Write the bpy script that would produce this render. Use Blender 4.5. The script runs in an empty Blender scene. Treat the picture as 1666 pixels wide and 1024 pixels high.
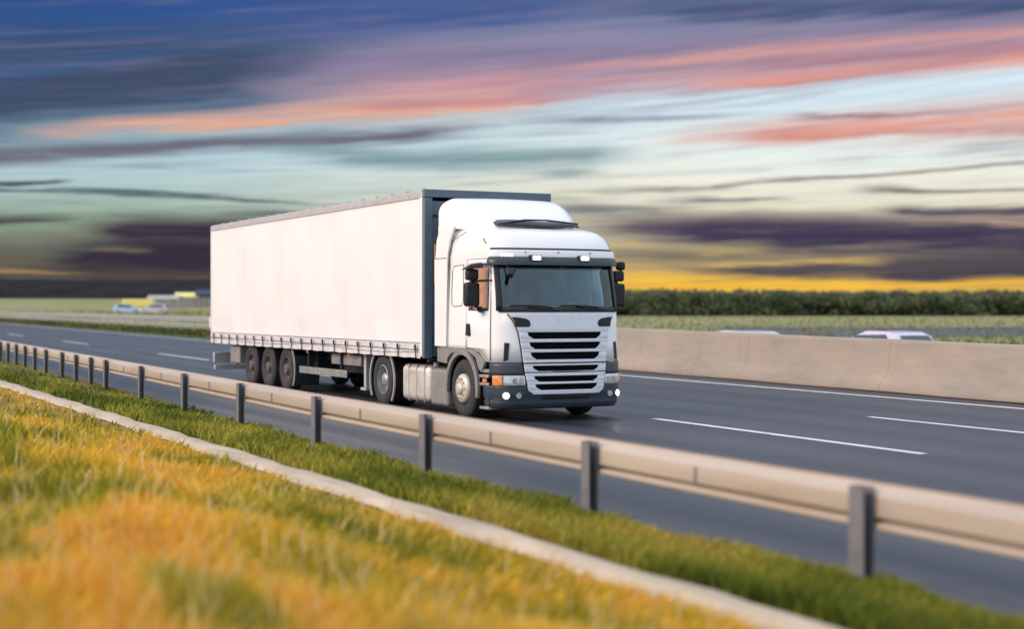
import bpy, math, random
import numpy as np
from mathutils import Vector, Matrix
random.seed(7); rng = np.random.default_rng(7)
R_ = math.radians
sc = bpy.context.scene
# ------------------------------------------------------------------ camera
# world: +X = direction the lorry drives, +Y = away from the camera side, road at z = 0
RX = Vector((.451, .893, 0)).normalized()      # camera right
DX = Vector((-.893, .451, 0)).normalized()     # camera forward
CAMZ = 1.89
FPX = 2513.0
cam = bpy.data.cameras.new('camera'); camo = bpy.data.objects.new('camera', cam)
sc.collection.objects.link(camo)
camo.matrix_world = Matrix(((RX.x, 0, -DX.x, 0), (RX.y, 0, -DX.y, 0), (0, 1, 0, CAMZ), (0, 0, 0, 1)))
cam.sensor_width = 36; cam.lens = 36 * FPX / 1666
cam.shift_y = -12 / 1666
cam.clip_start = .05; cam.clip_end = 20000
cam.dof.use_dof = True; cam.dof.focus_distance = 27.5; cam.dof.aperture_fstop = .68
sc.camera = camo
sc.view_settings.view_transform = 'Standard'; sc.view_settings.look = 'None'
sc.view_settings.exposure = 0.0; sc.view_settings.gamma = 1
sc.cycles.max_bounces = 8; sc.cycles.transparent_max_bounces = 12

def lin(c):
    return tuple(((v / 255) / 12.92 if v / 255 <= .04045 else ((v / 255 + .055) / 1.055) ** 2.4) for v in c)

# ------------------------------------------------------------------ world
SUN_EL, SUN_DIR = R_(29), Vector((.13, 1, 0)).normalized()   # SUN_DIR: horizontal travel direction of the light
world = bpy.data.worlds.new('World'); sc.world = world; world.use_nodes = True
nt = world.node_tree; nt.nodes.clear()
class G:
    """tiny node graph helper"""
    def __init__(s, nt): s.nt = nt
    def n(s, t, **k):
        o = s.nt.nodes.new(t)
        for a, b in k.items(): setattr(o, a, b)
        return o
    def put(s, sock, v):
        if isinstance(v, bpy.types.NodeSocket): s.nt.links.new(v, sock)
        else: sock.default_value = v
    def m(s, op, a, b=None, c=None, clamp=False):
        o = s.n('ShaderNodeMath', operation=op); o.use_clamp = clamp
        s.put(o.inputs[0], a)
        if b is not None: s.put(o.inputs[1], b)
        if c is not None: s.put(o.inputs[2], c)
        return o.outputs[0]
    def mix(s, f, a, b, mode='MIX'):
        o = s.n('ShaderNodeMix', data_type='RGBA', blend_type=mode)
        s.put(o.inputs[0], f)
        for i, v in ((6, a), (7, b)):
            s.put(o.inputs[i], v if isinstance(v, bpy.types.NodeSocket) else (*v[:3], 1))
        return o.outputs[2]
    def ramp(s, f, stops, interp='LINEAR'):
        o = s.n('ShaderNodeValToRGB'); cr = o.color_ramp; cr.interpolation = interp
        while len(cr.elements) < len(stops): cr.elements.new(.5)
        for e, (p, c) in zip(cr.elements, stops): e.position = p; e.color = (*c[:3], 1)
        s.put(o.inputs[0], f); return o.outputs[0]
    def vec(s, x, y, z=0.):
        o = s.n('ShaderNodeCombineXYZ'); s.put(o.inputs[0], x); s.put(o.inputs[1], y); s.put(o.inputs[2], z); return o.outputs[0]
    def noise(s, v, scale=1, detail=4, rough=.5, w=0):
        o = s.n('ShaderNodeTexNoise'); s.put(o.inputs['Vector'], v)
        o.inputs['Scale'].default_value = scale; o.inputs['Detail'].default_value = detail
        o.inputs['Roughness'].default_value = rough; return o.outputs['Fac']
    def smooth(s, v, a, b, c=0., d=1.):
        o = s.n('ShaderNodeMapRange', interpolation_type='SMOOTHSTEP'); s.put(o.inputs[0], v)
        for i, q in enumerate((a, b, c, d)): s.put(o.inputs[1 + i], q)
        return o.outputs[0]
g = G(nt)
def azel(px, py):
    u = (px - 833) / FPX; v = (500 - py) / FPX
    return math.degrees(math.atan(u)), math.degrees(math.atan(v / math.sqrt(1 + u * u)))
tc = g.n('ShaderNodeTexCoord').outputs['Generated']
def dot(v, w):
    o = g.n('ShaderNodeVectorMath', operation='DOT_PRODUCT'); g.put(o.inputs[0], v); o.inputs[1].default_value = w; return o.outputs['Value']
dz = dot(tc, (0, 0, 1)); dr = dot(tc, RX); dd = dot(tc, DX)
az = g.m('MULTIPLY', g.m('ARCTAN2', dr, dd), 57.29578)
el = g.m('MULTIPLY', g.m('ARCSINE', dz), 57.29578)
# cloud streaks run almost level and rise gently to the right
tel = g.m('SUBTRACT', el, g.m('MULTIPLY', az, g.smooth(el, 1., 9., .0, .085)))
warp = g.noise(g.vec(g.m('MULTIPLY', az, .10), g.m('MULTIPLY', tel, .55), 3.1), 1, 3, .5)
fine = g.noise(g.vec(g.m('MULTIPLY', az, .16), g.m('MULTIPLY', tel, 2.6), 8.2), 1, 5, .62)
soft = g.noise(g.vec(g.m('MULTIPLY', az, .22), g.m('MULTIPLY', tel, 1.2), 1.7), 1, 4, .55)
elw = g.m('ADD', el, g.m('ADD', g.m('MULTIPLY', g.m('SUBTRACT', warp, .5), .7), g.m('MULTIPLY', g.m('SUBTRACT', fine, .5), .75)))
def stops(L):
    E0, E1 = -1., 13.
    return [(max(0, min(1, (azel(833, y)[1] - E0) / (E1 - E0))), lin(c)) for y, c in L]
fac = g.m('DIVIDE', g.m('ADD', elw, 1.), 14., clamp=True)
rampL = g.ramp(fac, stops([(500, (70, 68, 64)), (440, (84, 77, 72)), (400, (110, 116, 104)), (365, (140, 158, 138)), (330, (172, 194, 186)), (270, (180, 206, 216)),
                          (215, (140, 180, 196)), (160, (84, 104, 138)), (100, (60, 90, 134)), (55, (52, 86, 140)), (0, (42, 80, 148))]))
rampR = g.ramp(fac, stops([(500, (236, 180, 72)), (458, (238, 194, 92)), (425, (176, 158, 124)), (395, (200, 188, 150)), (345, (228, 222, 196)), (285, (236, 238, 226)), (240, (224, 237, 236)),
                          (170, (206, 226, 236)), (110, (172, 178, 198)), (50, (128, 136, 168)), (0, (92, 106, 142))]))
col = g.mix(g.smooth(az, -15., 7.), rampL, rampR)
def band(col, x0, y0, x1, y1, h0, h1, c, k=1., fade=3., gain=1.3):
    """one streak of cloud between two sky directions; h = half thickness in photo pixels"""
    a0, e0 = azel(x0, y0); a1, e1 = azel(x1, y1); pd = 57.3 / FPX
    sl = (e1 - e0) / (a1 - a0)
    cl = g.m('MULTIPLY_ADD', g.m('SUBTRACT', az, a0), sl, e0)
    hw = g.m('MAXIMUM', g.m('MULTIPLY_ADD', g.m('SUBTRACT', az, a0), (h1 - h0) * pd / (a1 - a0), h0 * pd), .03)
    d = g.m('DIVIDE', g.m('ABSOLUTE', g.m('SUBTRACT', elw, cl)), hw)
    mk = g.smooth(d, .0, 1.6, 1.05, 0.)
    wob = g.m('MULTIPLY', g.m('SUBTRACT', soft, .5), 5.)
    aw = g.m('ADD', az, wob)
    if x0 > 5: mk = g.m('MULTIPLY', mk, g.smooth(aw, a0 - fade * .3, a0 + fade))
    if x1 < 1660: mk = g.m('MULTIPLY', mk, g.smooth(aw, a1 - fade, a1 + fade * .3, 1., 0.))
    mk = g.m('MULTIPLY', mk, g.m('MULTIPLY', g.smooth(fine, .22, .60, .5 if k < .95 else .8, 1.15), k), clamp=True)
    return g.mix(mk, col, lin(c))
B = [(0, 150, 620, 92, 78, 52, (66, 80, 108), 1.0, 7),
     (0, 118, 330, 78, 12, 10, (58, 100, 150), .45, 4),
     (360, 40, 1000, 10, 24, 20, (66, 90, 148), .8, 4),
     (430, 112, 1666, 44, 46, 44, (138, 128, 158), .95, 5),
     (1000, 18, 1666, 4, 14, 16, (74, 90, 126), .9, 4),
     (440, 152, 1666, 78, 30, 40, (186, 152, 164), .85, 6),
     (900, 108, 1666, 44, 9, 11, (212, 158, 156), .8, 5),
     (1180, 100, 1666, 76, 10, 12, (176, 132, 146), .8, 3),
     (1050, 142, 1666, 98, 12, 17, (228, 156, 144), .8, 5),
     (50, 216, 900, 152, 9, 34, (224, 170, 148), .9, 3),
     (560, 140, 1000, 120, 12, 15, (204, 154, 164), .8, 4),
     (500, 170, 960, 148, 7, 9, (190, 140, 152), .7, 3),
     (560, 178, 1010, 156, 7, 5, (212, 138, 136), .75, 3),
     (0, 252, 800, 208, 16, 9, (112, 112, 128), .95, 3),
     (820, 200, 1240, 190, 9, 6, (150, 152, 170), .9, 3),
     (980, 182, 1666, 132, 14, 26, (214, 233, 243), .9, 4),
     (1080, 228, 1666, 186, 14, 30, (228, 162, 148), .85, 5),
     (1240, 196, 1560, 184, 4, 4, (150, 122, 130), .7, 2.5),
     (1200, 222, 1666, 208, 6, 9, (200, 132, 126), .6, 3),
     (440, 246, 880, 262, 16, 22, (126, 156, 166), .85, 3),
     (700, 262, 1060, 250, 24, 16, (132, 160, 166), .8, 3),
     (820, 290, 1000, 280, 12, 8, (134, 156, 158), .7, 2),
     (0, 296, 135, 297, 4, 4, (78, 92, 98), .95, 1.2),
     (0, 308, 300, 320, 5, 6, (74, 96, 104), .95, 2),
     (180, 317, 520, 330, 5, 4, (82, 104, 112), .9, 2),
     (0, 358, 150, 359, 5, 4, (64, 66, 70), .9, 1.5),
     (340, 350, 520, 346, 4, 4, (96, 116, 118), .7, 1.5),
     (900, 316, 1666, 262, 5, 4, (158, 150, 142), .85, 4),
     (1240, 290, 1420, 282, 4, 4, (130, 130, 134), .85, 2),
     (1060, 326, 1290, 322, 6, 5, (136, 126, 132), .9, 2),
     (1370, 304, 1666, 312, 5, 4, (134, 132, 126), .85, 2),
     (880, 338, 1120, 345, 12, 10, (118, 122, 126), .8, 2),
     (880, 366, 1666, 372, 22, 18, (112, 100, 110), .85, 4),
     (1000, 376, 1666, 390, 18, 34, (68, 60, 84), .93, 4),
     (1180, 398, 1666, 402, 12, 16, (58, 52, 80), .9, 3),
     (1420, 346, 1666, 342, 8, 9, (96, 84, 98), .9, 2),
     (1480, 362, 1666, 366, 3, 4, (206, 168, 146), .7, 2),
     (900, 414, 1300, 412, 12, 10, (124, 112, 96), .85, 3),
     (1020, 440, 1666, 436, 14, 30, (84, 78, 84), .95, 4),
     (1340, 452, 1666, 450, 8, 12, (74, 68, 78), .95, 3),
     (980, 394, 1060, 394, 4, 3, (226, 172, 92), .8, 1),
     (1090, 408, 1270, 408, 5, 4, (190, 168, 110), .8, 1.5),
     (1060, 428, 1440, 425, 4, 4, (216, 182, 106), .85, 2.5),
     (990, 454, 1480, 463, 13, 5, (242, 192, 76), 1.0, 3),
     (980, 465, 1666, 466, 5, 3, (244, 186, 66), 1.0, 3),
     (0, 385, 350, 372, 7, 8, (128, 130, 108), .6, 3),
     (150, 376, 740, 380, 24, 30, (60, 50, 66), 1.0, 2),
     (40, 414, 740, 412, 26, 40, (56, 48, 62), 1.0, 2.5),
     (0, 422, 110, 424, 9, 9, (104, 98, 80), .8, 2),
     (110, 402, 225, 404, 5, 5, (120, 112, 92), .8, 1),
     (0, 441, 170, 446, 5, 3, (160, 132, 86), .75, 3)]
for b in B: col = band(col, *b)
veil = g.noise(g.vec(g.m('MULTIPLY', az, .13), g.m('MULTIPLY', tel, 3.4), 12.5), 1, 5, .65)
col = g.mix(g.m('MULTIPLY', g.smooth(veil, .50, .70), g.smooth(el, .6, 2.5, .55, .38)), col, g.mix(g.smooth(el, 2., 8.), lin((104, 98, 104)), lin((128, 122, 148))))
hf = g.noise(g.vec(g.m('MULTIPLY', az, .22), g.m('MULTIPLY', tel, 6.5), 5.5), 1, 4, .6)
col = g.mix(1., col, g.ramp(hf, [(.3, (.90, .90, .91)), (.7, (1.11, 1.11, 1.10))]), 'MULTIPLY')
# the sky away from the sunset: bright, broken, blue white
back = g.ramp(g.m('DIVIDE', el, 90., clamp=True), [(0, (.72, .80, .86)), (.12, (.74, .84, .94)), (.45, (.62, .78, 1.0)), (1, (.42, .58, .9))])
cl2 = g.noise(g.vec(dr, dd, g.m('MULTIPLY', dz, 3.)), 2.2, 5, .6)
back = g.mix(g.smooth(cl2, .42, .68), back, (.98, .96, .96))
wide = g.m('MAXIMUM', g.smooth(g.m('ABSOLUTE', az), 26., 55.), g.smooth(el, 15., 30.))
col = g.mix(wide, col, back)
sky = g.n('ShaderNodeTexSky', sky_type='NISHITA'); sky.sun_disc = False
sky.sun_elevation = SUN_EL; sky.sun_rotation = math.atan2(-SUN_DIR.x, -SUN_DIR.y)
bg1 = g.n('ShaderNodeBackground'); g.put(bg1.inputs[0], col); g.put(bg1.inputs[1], g.m('MULTIPLY_ADD', wide, .82, 1.))
bg2 = g.n('ShaderNodeBackground'); g.put(bg2.inputs[0], sky.outputs[0]); bg2.inputs[1].default_value = .05
bgw = g.n('ShaderNodeMixShader'); g.put(bgw.inputs[0], g.m('MULTIPLY', wide, .35)); nt.links.new(bg1.outputs[0], bgw.inputs[1]); nt.links.new(bg2.outputs[0], bgw.inputs[2])
wo = g.n('ShaderNodeOutputWorld'); nt.links.new(bgw.outputs[0], wo.inputs[0])
# ------------------------------------------------------------------ sun
sl = bpy.data.lights.new('sun', 'SUN'); sl.energy = 2.55; sl.angle = R_(12); sl.color = (1, .76, .60)
so = bpy.data.objects.new('sun', sl); sc.collection.objects.link(so)
ldir = Vector((SUN_DIR.x * math.cos(SUN_EL), SUN_DIR.y * math.cos(SUN_EL), -math.sin(SUN_EL)))
so.rotation_euler = ldir.to_track_quat('-Z', 'Y').to_euler(); so.location = (0, -30, 30)

# ------------------------------------------------------------------ materials
M = {}
def mat(name, c, rough=.5, metal=0., var=.08, vscale=6., spec=.5, coat=0., bump=0., bscale=40., stretch=None, dirt=None):
    m = bpy.data.materials.new(name); m.use_nodes = True; t = m.node_tree; q = G(t)
    b = t.nodes['Principled BSDF']; c = lin(c) if max(c) > 1.001 else c
    co = t.nodes.new('ShaderNodeTexCoord').outputs['Object']
    if stretch:
        mp = t.nodes.new('ShaderNodeMapping'); mp.inputs['Scale'].default_value = stretch; t.links.new(co, mp.inputs[0]); co = mp.outputs[0]
    nz = q.noise(co, vscale, 5, .6)
    lo = tuple(v * (1 - var * 2) for v in c); hi = tuple(min(1, v * (1 + var * 2)) for v in c)
    cc = q.ramp(nz, [(.25, lo), (.75, hi)])
    if dirt:
        dm = q.smooth(q.noise(co, vscale * 2.3, 6, .7), .5, .75, 0., dirt[1]); cc = q.mix(dm, cc, lin(dirt[0]))
    t.links.new(cc, b.inputs['Base Color'])
    t.links.new(q.smooth(nz, .2, .8, max(0, rough - .07), min(1, rough + .07)), b.inputs['Roughness'])
    b.inputs['Metallic'].default_value = metal
    b.inputs['Specular IOR Level'].default_value = spec; b.inputs['Coat Weight'].default_value = coat
    if bump:
        bn = t.nodes.new('ShaderNodeBump'); bn.inputs['Strength'].default_value = bump; bn.inputs['Distance'].default_value = .01
        t.links.new(q.noise(co, bscale, 4, .6), bn.inputs['Height']); t.links.new(bn.outputs[0], b.inputs['Normal'])
    M[name] = m; return m
mat('white_paint', (.84, .83, .83), .36, var=.012, vscale=1.2, coat=.25, dirt=((196, 190, 184), .06))
mat('grille_dark', (.004, .005, .007), .9, spec=.05)
mat('grille_white_shaded', (.66, .67, .72), .32, var=.03, coat=.4)  # cab white made greyer for its facing: shade put into the colour
mat('curtain', (.83, .80, .80), .45, var=.012, vscale=.6, dirt=((196, 188, 184), .10))
mat('skirt', (.62, .59, .60), .55, var=.06, vscale=3, dirt=((120, 114, 112), .4))
mat('black_plastic', (.011, .012, .016), .5, var=.15, spec=.35, dirt=((54, 50, 48), .12))
mat('bumper_plastic', (.032, .043, .06), .42, var=.1, vscale=4, dirt=((86, 84, 84), .25))
mat('grey_plastic', (.24, .22, .205), .5, var=.12, vscale=4, dirt=((150, 132, 112), .35))
mat('dark_metal', (.012, .013, .018), .6, var=.25, vscale=5)
mat('trailer_grey', (.10, .145, .19), .42, var=.08)
mat('rail_grey', (.44, .42, .44), .45, var=.08)
mat('aluminium', (.62, .58, .53), .32, metal=.75, var=.08, vscale=5, dirt=((110, 98, 84), .35))
mat('tank_metal', (.78, .71, .63), .38, metal=.55, var=.06, vscale=3, dirt=((140, 122, 100), .4))
mat('rim_silver', (.42, .42, .43), .4, metal=.6, var=.1, dirt=((90, 80, 70), .4))
mat('rim_cream', (.66, .58, .46), .38, metal=.3, var=.06, dirt=((120, 100, 80), .3))
mat('rim_rust', (.15, .125, .11), .6, metal=.3, var=.2, vscale=14)
mat('tyre', (.032, .031, .034), .8, var=.2, vscale=10, dirt=((80, 74, 70), .35), bump=.2)
mat('rubber', (.02, .02, .022), .7)
mat('chrome', (.7, .7, .7), .15, metal=1.)
mat('lens_clear', (.5, .54, .58), .12, metal=.35, var=.2, vscale=25, coat=1)
mat('lens_amber', (.75, .26, .06), .2, coat=1, var=.15, vscale=25)
mat('lens_red', (.5, .03, .02), .25, coat=.6)
mat('interior', (.05, .055, .06), .7, var=.2)
mat('seat_cloth', (.10, .10, .11), .9, var=.2)
mat('tan_reflection', (.80, .42, .17), .9, var=.15, vscale=12)  # sunset reflection in the side window, painted as a base colour
mat('skin', (.45, .27, .2), .5, var=.05); mat('hair', (.03, .02, .015), .7); mat('shirt', (.16, .2, .28), .85, var=.1)
mat('galvanised', (.47, .39, .32), .5, metal=.15, var=.06, vscale=1, stretch=(.25, 4, 4), dirt=((168, 132, 100), .45))
mat('post_steel', (.17, .165, .18), .6, metal=.1, var=.15, dirt=((110, 100, 92), .3))
mat('median_rail', (.42, .41, .40), .5, metal=.3, var=.1)
mat('paint_line', (.78, .77, .78), .6, var=.06, vscale=1.5, dirt=((130, 130, 134), .35))
mat('orange_reflector', (.8, .3, .05), .3, coat=.5)
for nm, c in (('car_white', (.45, .44, .45)), ('car_blue', (.38, .5, .66)), ('car_lilac', (.55, .52, .66)), ('car_grey', (.16, .19, .23)), ('yellow_sheet', (.75, .66, .16))):
    mat(nm, c, .3, coat=.6, var=.03)
mat('shed_wall', (.34, .34, .30), .8, var=.1); mat('shed_roof', (.36, .35, .33), .6, var=.1); mat('navy_sheet', (.03, .045, .10), .6)
mat('bark', (.07, .055, .04), .9, var=.2)

def emit(name, c, k):
    m = bpy.data.materials.new(name); m.use_nodes = True; b = m.node_tree.nodes['Principled BSDF']
    b.inputs['Base Color'].default_value = (*c, 1); b.inputs['Emission Color'].default_value = (*c, 1); b.inputs['Emission Strength'].default_value = k
    b.inputs['Roughness'].default_value = .1; M[name] = m
emit('lamp_lit', (1, .98, .95), 9.); emit('lamp_soft', (.95, .97, 1), .7)
def glass(name, tint, k=1.):
    m = bpy.data.materials.new(name); m.use_nodes = True; t = m.node_tree; t.nodes.clear(); q = G(t)
    tr = q.n('ShaderNodeBsdfTransparent'); tr.inputs[0].default_value = (*tint, 1)
    gl = q.n('ShaderNodeBsdfGlossy'); gl.inputs[0].default_value = (.9, .97, 1, 1); gl.inputs['Roughness'].default_value = .03
    fr = q.n('ShaderNodeFresnel'); fr.inputs[0].default_value = 1.55
    co = q.n('ShaderNodeTexCoord').outputs['Object']
    f = q.m('MULTIPLY', q.m('ADD', fr.outputs[0], .02), q.smooth(q.noise(co, 3, 3), .2, .8, .9 * k, 1.15 * k), clamp=True)
    mx = q.n('ShaderNodeMixShader'); q.put(mx.inputs[0], f); t.links.new(tr.outputs[0], mx.inputs[1]); t.links.new(gl.outputs[0], mx.inputs[2])
    o = q.n('ShaderNodeOutputMaterial'); t.links.new(mx.outputs[0], o.inputs[0]); M[name] = m
glass('windscreen_glass', (.52, .68, .72), 1.0); glass('side_glass', (.85, .82, .78), .8); glass('car_glass', (.12, .15, .17), 1.6)

# asphalt
def asphalt():
    m = bpy.data.materials.new('asphalt'); m.use_nodes = True; t = m.node_tree; q = G(t); b = t.nodes['Principled BSDF']
    co = q.n('ShaderNodeTexCoord').outputs['Object']
    sp = q.n('ShaderNodeSeparateXYZ'); q.put(sp.inputs[0], co)
    st = q.noise(q.vec(q.m('MULTIPLY', sp.outputs[0], .035), q.m('MULTIPLY', sp.outputs[1], 1.6)), 1, 5, .6)
    bl = q.noise(co, .25, 4, .5); gr = q.noise(co, 90, 3, .6)
    ln = q.m('ADD', q.m('MULTIPLY_ADD', sp.outputs[0], .038, .76), sp.outputs[1])
    tr = q.m('MULTIPLY', q.m('SINE', q.m('MULTIPLY', q.m('SUBTRACT', ln, 10.35), 3.491)), .07)    # worn wheel tracks, two to a lane
    ol = q.m('MULTIPLY', q.smooth(q.noise(q.vec(q.m('MULTIPLY', sp.outputs[0], .12), q.m('MULTIPLY', ln, .9), 7.), 1, 5, .65), .5, .8), -.16)
    v = q.m('ADD', q.m('ADD', q.m('MULTIPLY', st, .6), q.m('ADD', q.m('MULTIPLY', bl, .25), q.m('MULTIPLY', gr, .15))), q.m('ADD', tr, ol))
    cc = q.ramp(v, [(.32, (.013, .018, .028)), (.48, (.026, .033, .046)), (.64, (.056, .059, .070))])
    t.links.new(cc, b.inputs['Base Color'])
    t.links.new(q.smooth(st, .25, .75, .36, .62), b.inputs['Roughness'])
    bn = q.n('ShaderNodeBump'); bn.inputs['Strength'].default_value = .25; bn.inputs['Distance'].default_value = .004
    q.put(bn.inputs['Height'], gr); t.links.new(bn.outputs[0], b.inputs['Normal']); M['asphalt'] = m
asphalt()
def ground_mat():
    m = bpy.data.materials.new('field_ground'); m.use_nodes = True; t = m.node_tree; q = G(t); b = t.nodes['Principled BSDF']
    co = q.n('ShaderNodeTexCoord').outputs['Object']
    mp = q.n('ShaderNodeMapping'); mp.inputs['Rotation'].default_value = (0, 0, -math.atan2(RX.y, RX.x)); q.put(mp.inputs[0], co)
    mp.inputs['Scale'].default_value = (1, 1, 1)
    sp = q.n('ShaderNodeSeparateXYZ'); q.put(sp.inputs[0], mp.outputs[0])
    n1 = q.noise(q.vec(q.m('MULTIPLY', sp.outputs[0], .006), q.m('MULTIPLY', sp.outputs[1], .028)), 1, 3, .55)
    n2 = q.noise(q.vec(q.m('MULTIPLY', sp.outputs[0], .05), q.m('MULTIPLY', sp.outputs[1], .12), 4.), 1, 4, .6)
    v = q.m('ADD', q.m('MULTIPLY', n1, .72), q.m('MULTIPLY', n2, .28))
    cc = q.ramp(v, [(.28, (.10, .13, .04)), (.40, (.17, .20, .06)), (.48, (.30, .27, .16)), (.55, (.20, .22, .07)), (.62, (.36, .31, .19)), (.70, (.17, .20, .06)), (.78, (.42, .38, .15))])
    t.links.new(cc, b.inputs['Base Color']); b.inputs['Roughness'].default_value = .95; b.inputs['Specular IOR Level'].default_value = .1; M['field_ground'] = m
ground_mat()
mat('soil', (.28, .19, .06), .95, var=.3, vscale=3, spec=.1)
mat('verge_soil', (.14, .13, .04), .95, var=.3, vscale=3, spec=.1)
mat('median_grass', (.085, .10, .045), .95, var=.3, vscale=.8, spec=.1, bump=.5, bscale=3)
mat('gutter_dark', (.06, .052, .045), .9, var=.2, vscale=1, stretch=(.2, 3, 1))
mat('hill_wood', (.018, .017, .019), .95, var=.35, vscale=.04, spec=.05)
mat('strip_concrete', (.50, .40, .29), .85, var=.13, vscale=1.6, stretch=(.4, 2, 2), dirt=((120, 90, 60), .5), bump=.3, bscale=30)
def barrier_mat():
    m = bpy.data.materials.new('barrier_concrete'); m.use_nodes = True; t = m.node_tree; q = G(t); b = t.nodes['Principled BSDF']
    co = q.n('ShaderNodeTexCoord').outputs['Object']; sp = q.n('ShaderNodeSeparateXYZ'); q.put(sp.inputs[0], co)
    n1 = q.noise(q.vec(q.m('MULTIPLY', sp.outputs[0], .35), 0., q.m('MULTIPLY', sp.outputs[2], .8)), 1, 4, .6)
    n2 = q.noise(q.vec(q.m('MULTIPLY', sp.outputs[0], .9), 0., q.m('MULTIPLY', sp.outputs[2], 7.)), 1, 5, .65)
    v = q.m('ADD', q.m('MULTIPLY', n1, .6), q.m('MULTIPLY', n2, .4))
    cc = q.ramp(v, [(.34, (.25, .215, .18)), (.5, (.32, .275, .23)), (.60, (.37, .29, .23)), (.72, (.40, .36, .30))])
    dn = q.noise(q.vec(q.m('MULTIPLY', sp.outputs[0], 3.), 0., q.m('MULTIPLY', sp.outputs[2], .5)), 1, 5, .7)
    cc = q.mix(q.smooth(dn, .5, .8, 0., .28), cc, (.15, .13, .12))
    jt = q.m('ABSOLUTE', q.m('SUBTRACT', q.m('FRACT', q.m('DIVIDE', sp.outputs[0], 6.)), .5))
    cc = q.mix(q.smooth(jt, .0, .004, .4, .0), cc, (.06, .05, .05))
    t.links.new(cc, b.inputs['Base Color']); b.inputs['Roughness'].default_value = .85
    bn = q.n('ShaderNodeBump'); bn.inputs['Strength'].default_value = .3; bn.inputs['Distance'].default_value = .01
    q.put(bn.inputs['Height'], q.noise(co, 25, 4)); t.links.new(bn.outputs[0], b.inputs['Normal']); M['barrier_concrete'] = m
barrier_mat()
def attr_mat(name, rough=.8, trans=.3):
    m = bpy.data.materials.new(name); m.use_nodes = True; t = m.node_tree; q = G(t); b = t.nodes['Principled BSDF']
    a = q.n('ShaderNodeAttribute'); a.attribute_name = 'tint'
    t.links.new(a.outputs['Color'], b.inputs['Base Color']); b.inputs['Roughness'].default_value = rough; b.inputs['Specular IOR Level'].default_value = .15
    tl = q.n('ShaderNodeBsdfTranslucent'); t.links.new(a.outputs['Color'], tl.inputs[0])
    mx = q.n('ShaderNodeMixShader'); mx.inputs[0].default_value = trans
    t.links.new(b.outputs[0], mx.inputs[1]); t.links.new(tl.outputs[0], mx.inputs[2]); t.links.new(mx.outputs[0], t.nodes['Material Output'].inputs[0]); M[name] = m
attr_mat('blades'); attr_mat('leaves', trans=.15)

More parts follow.
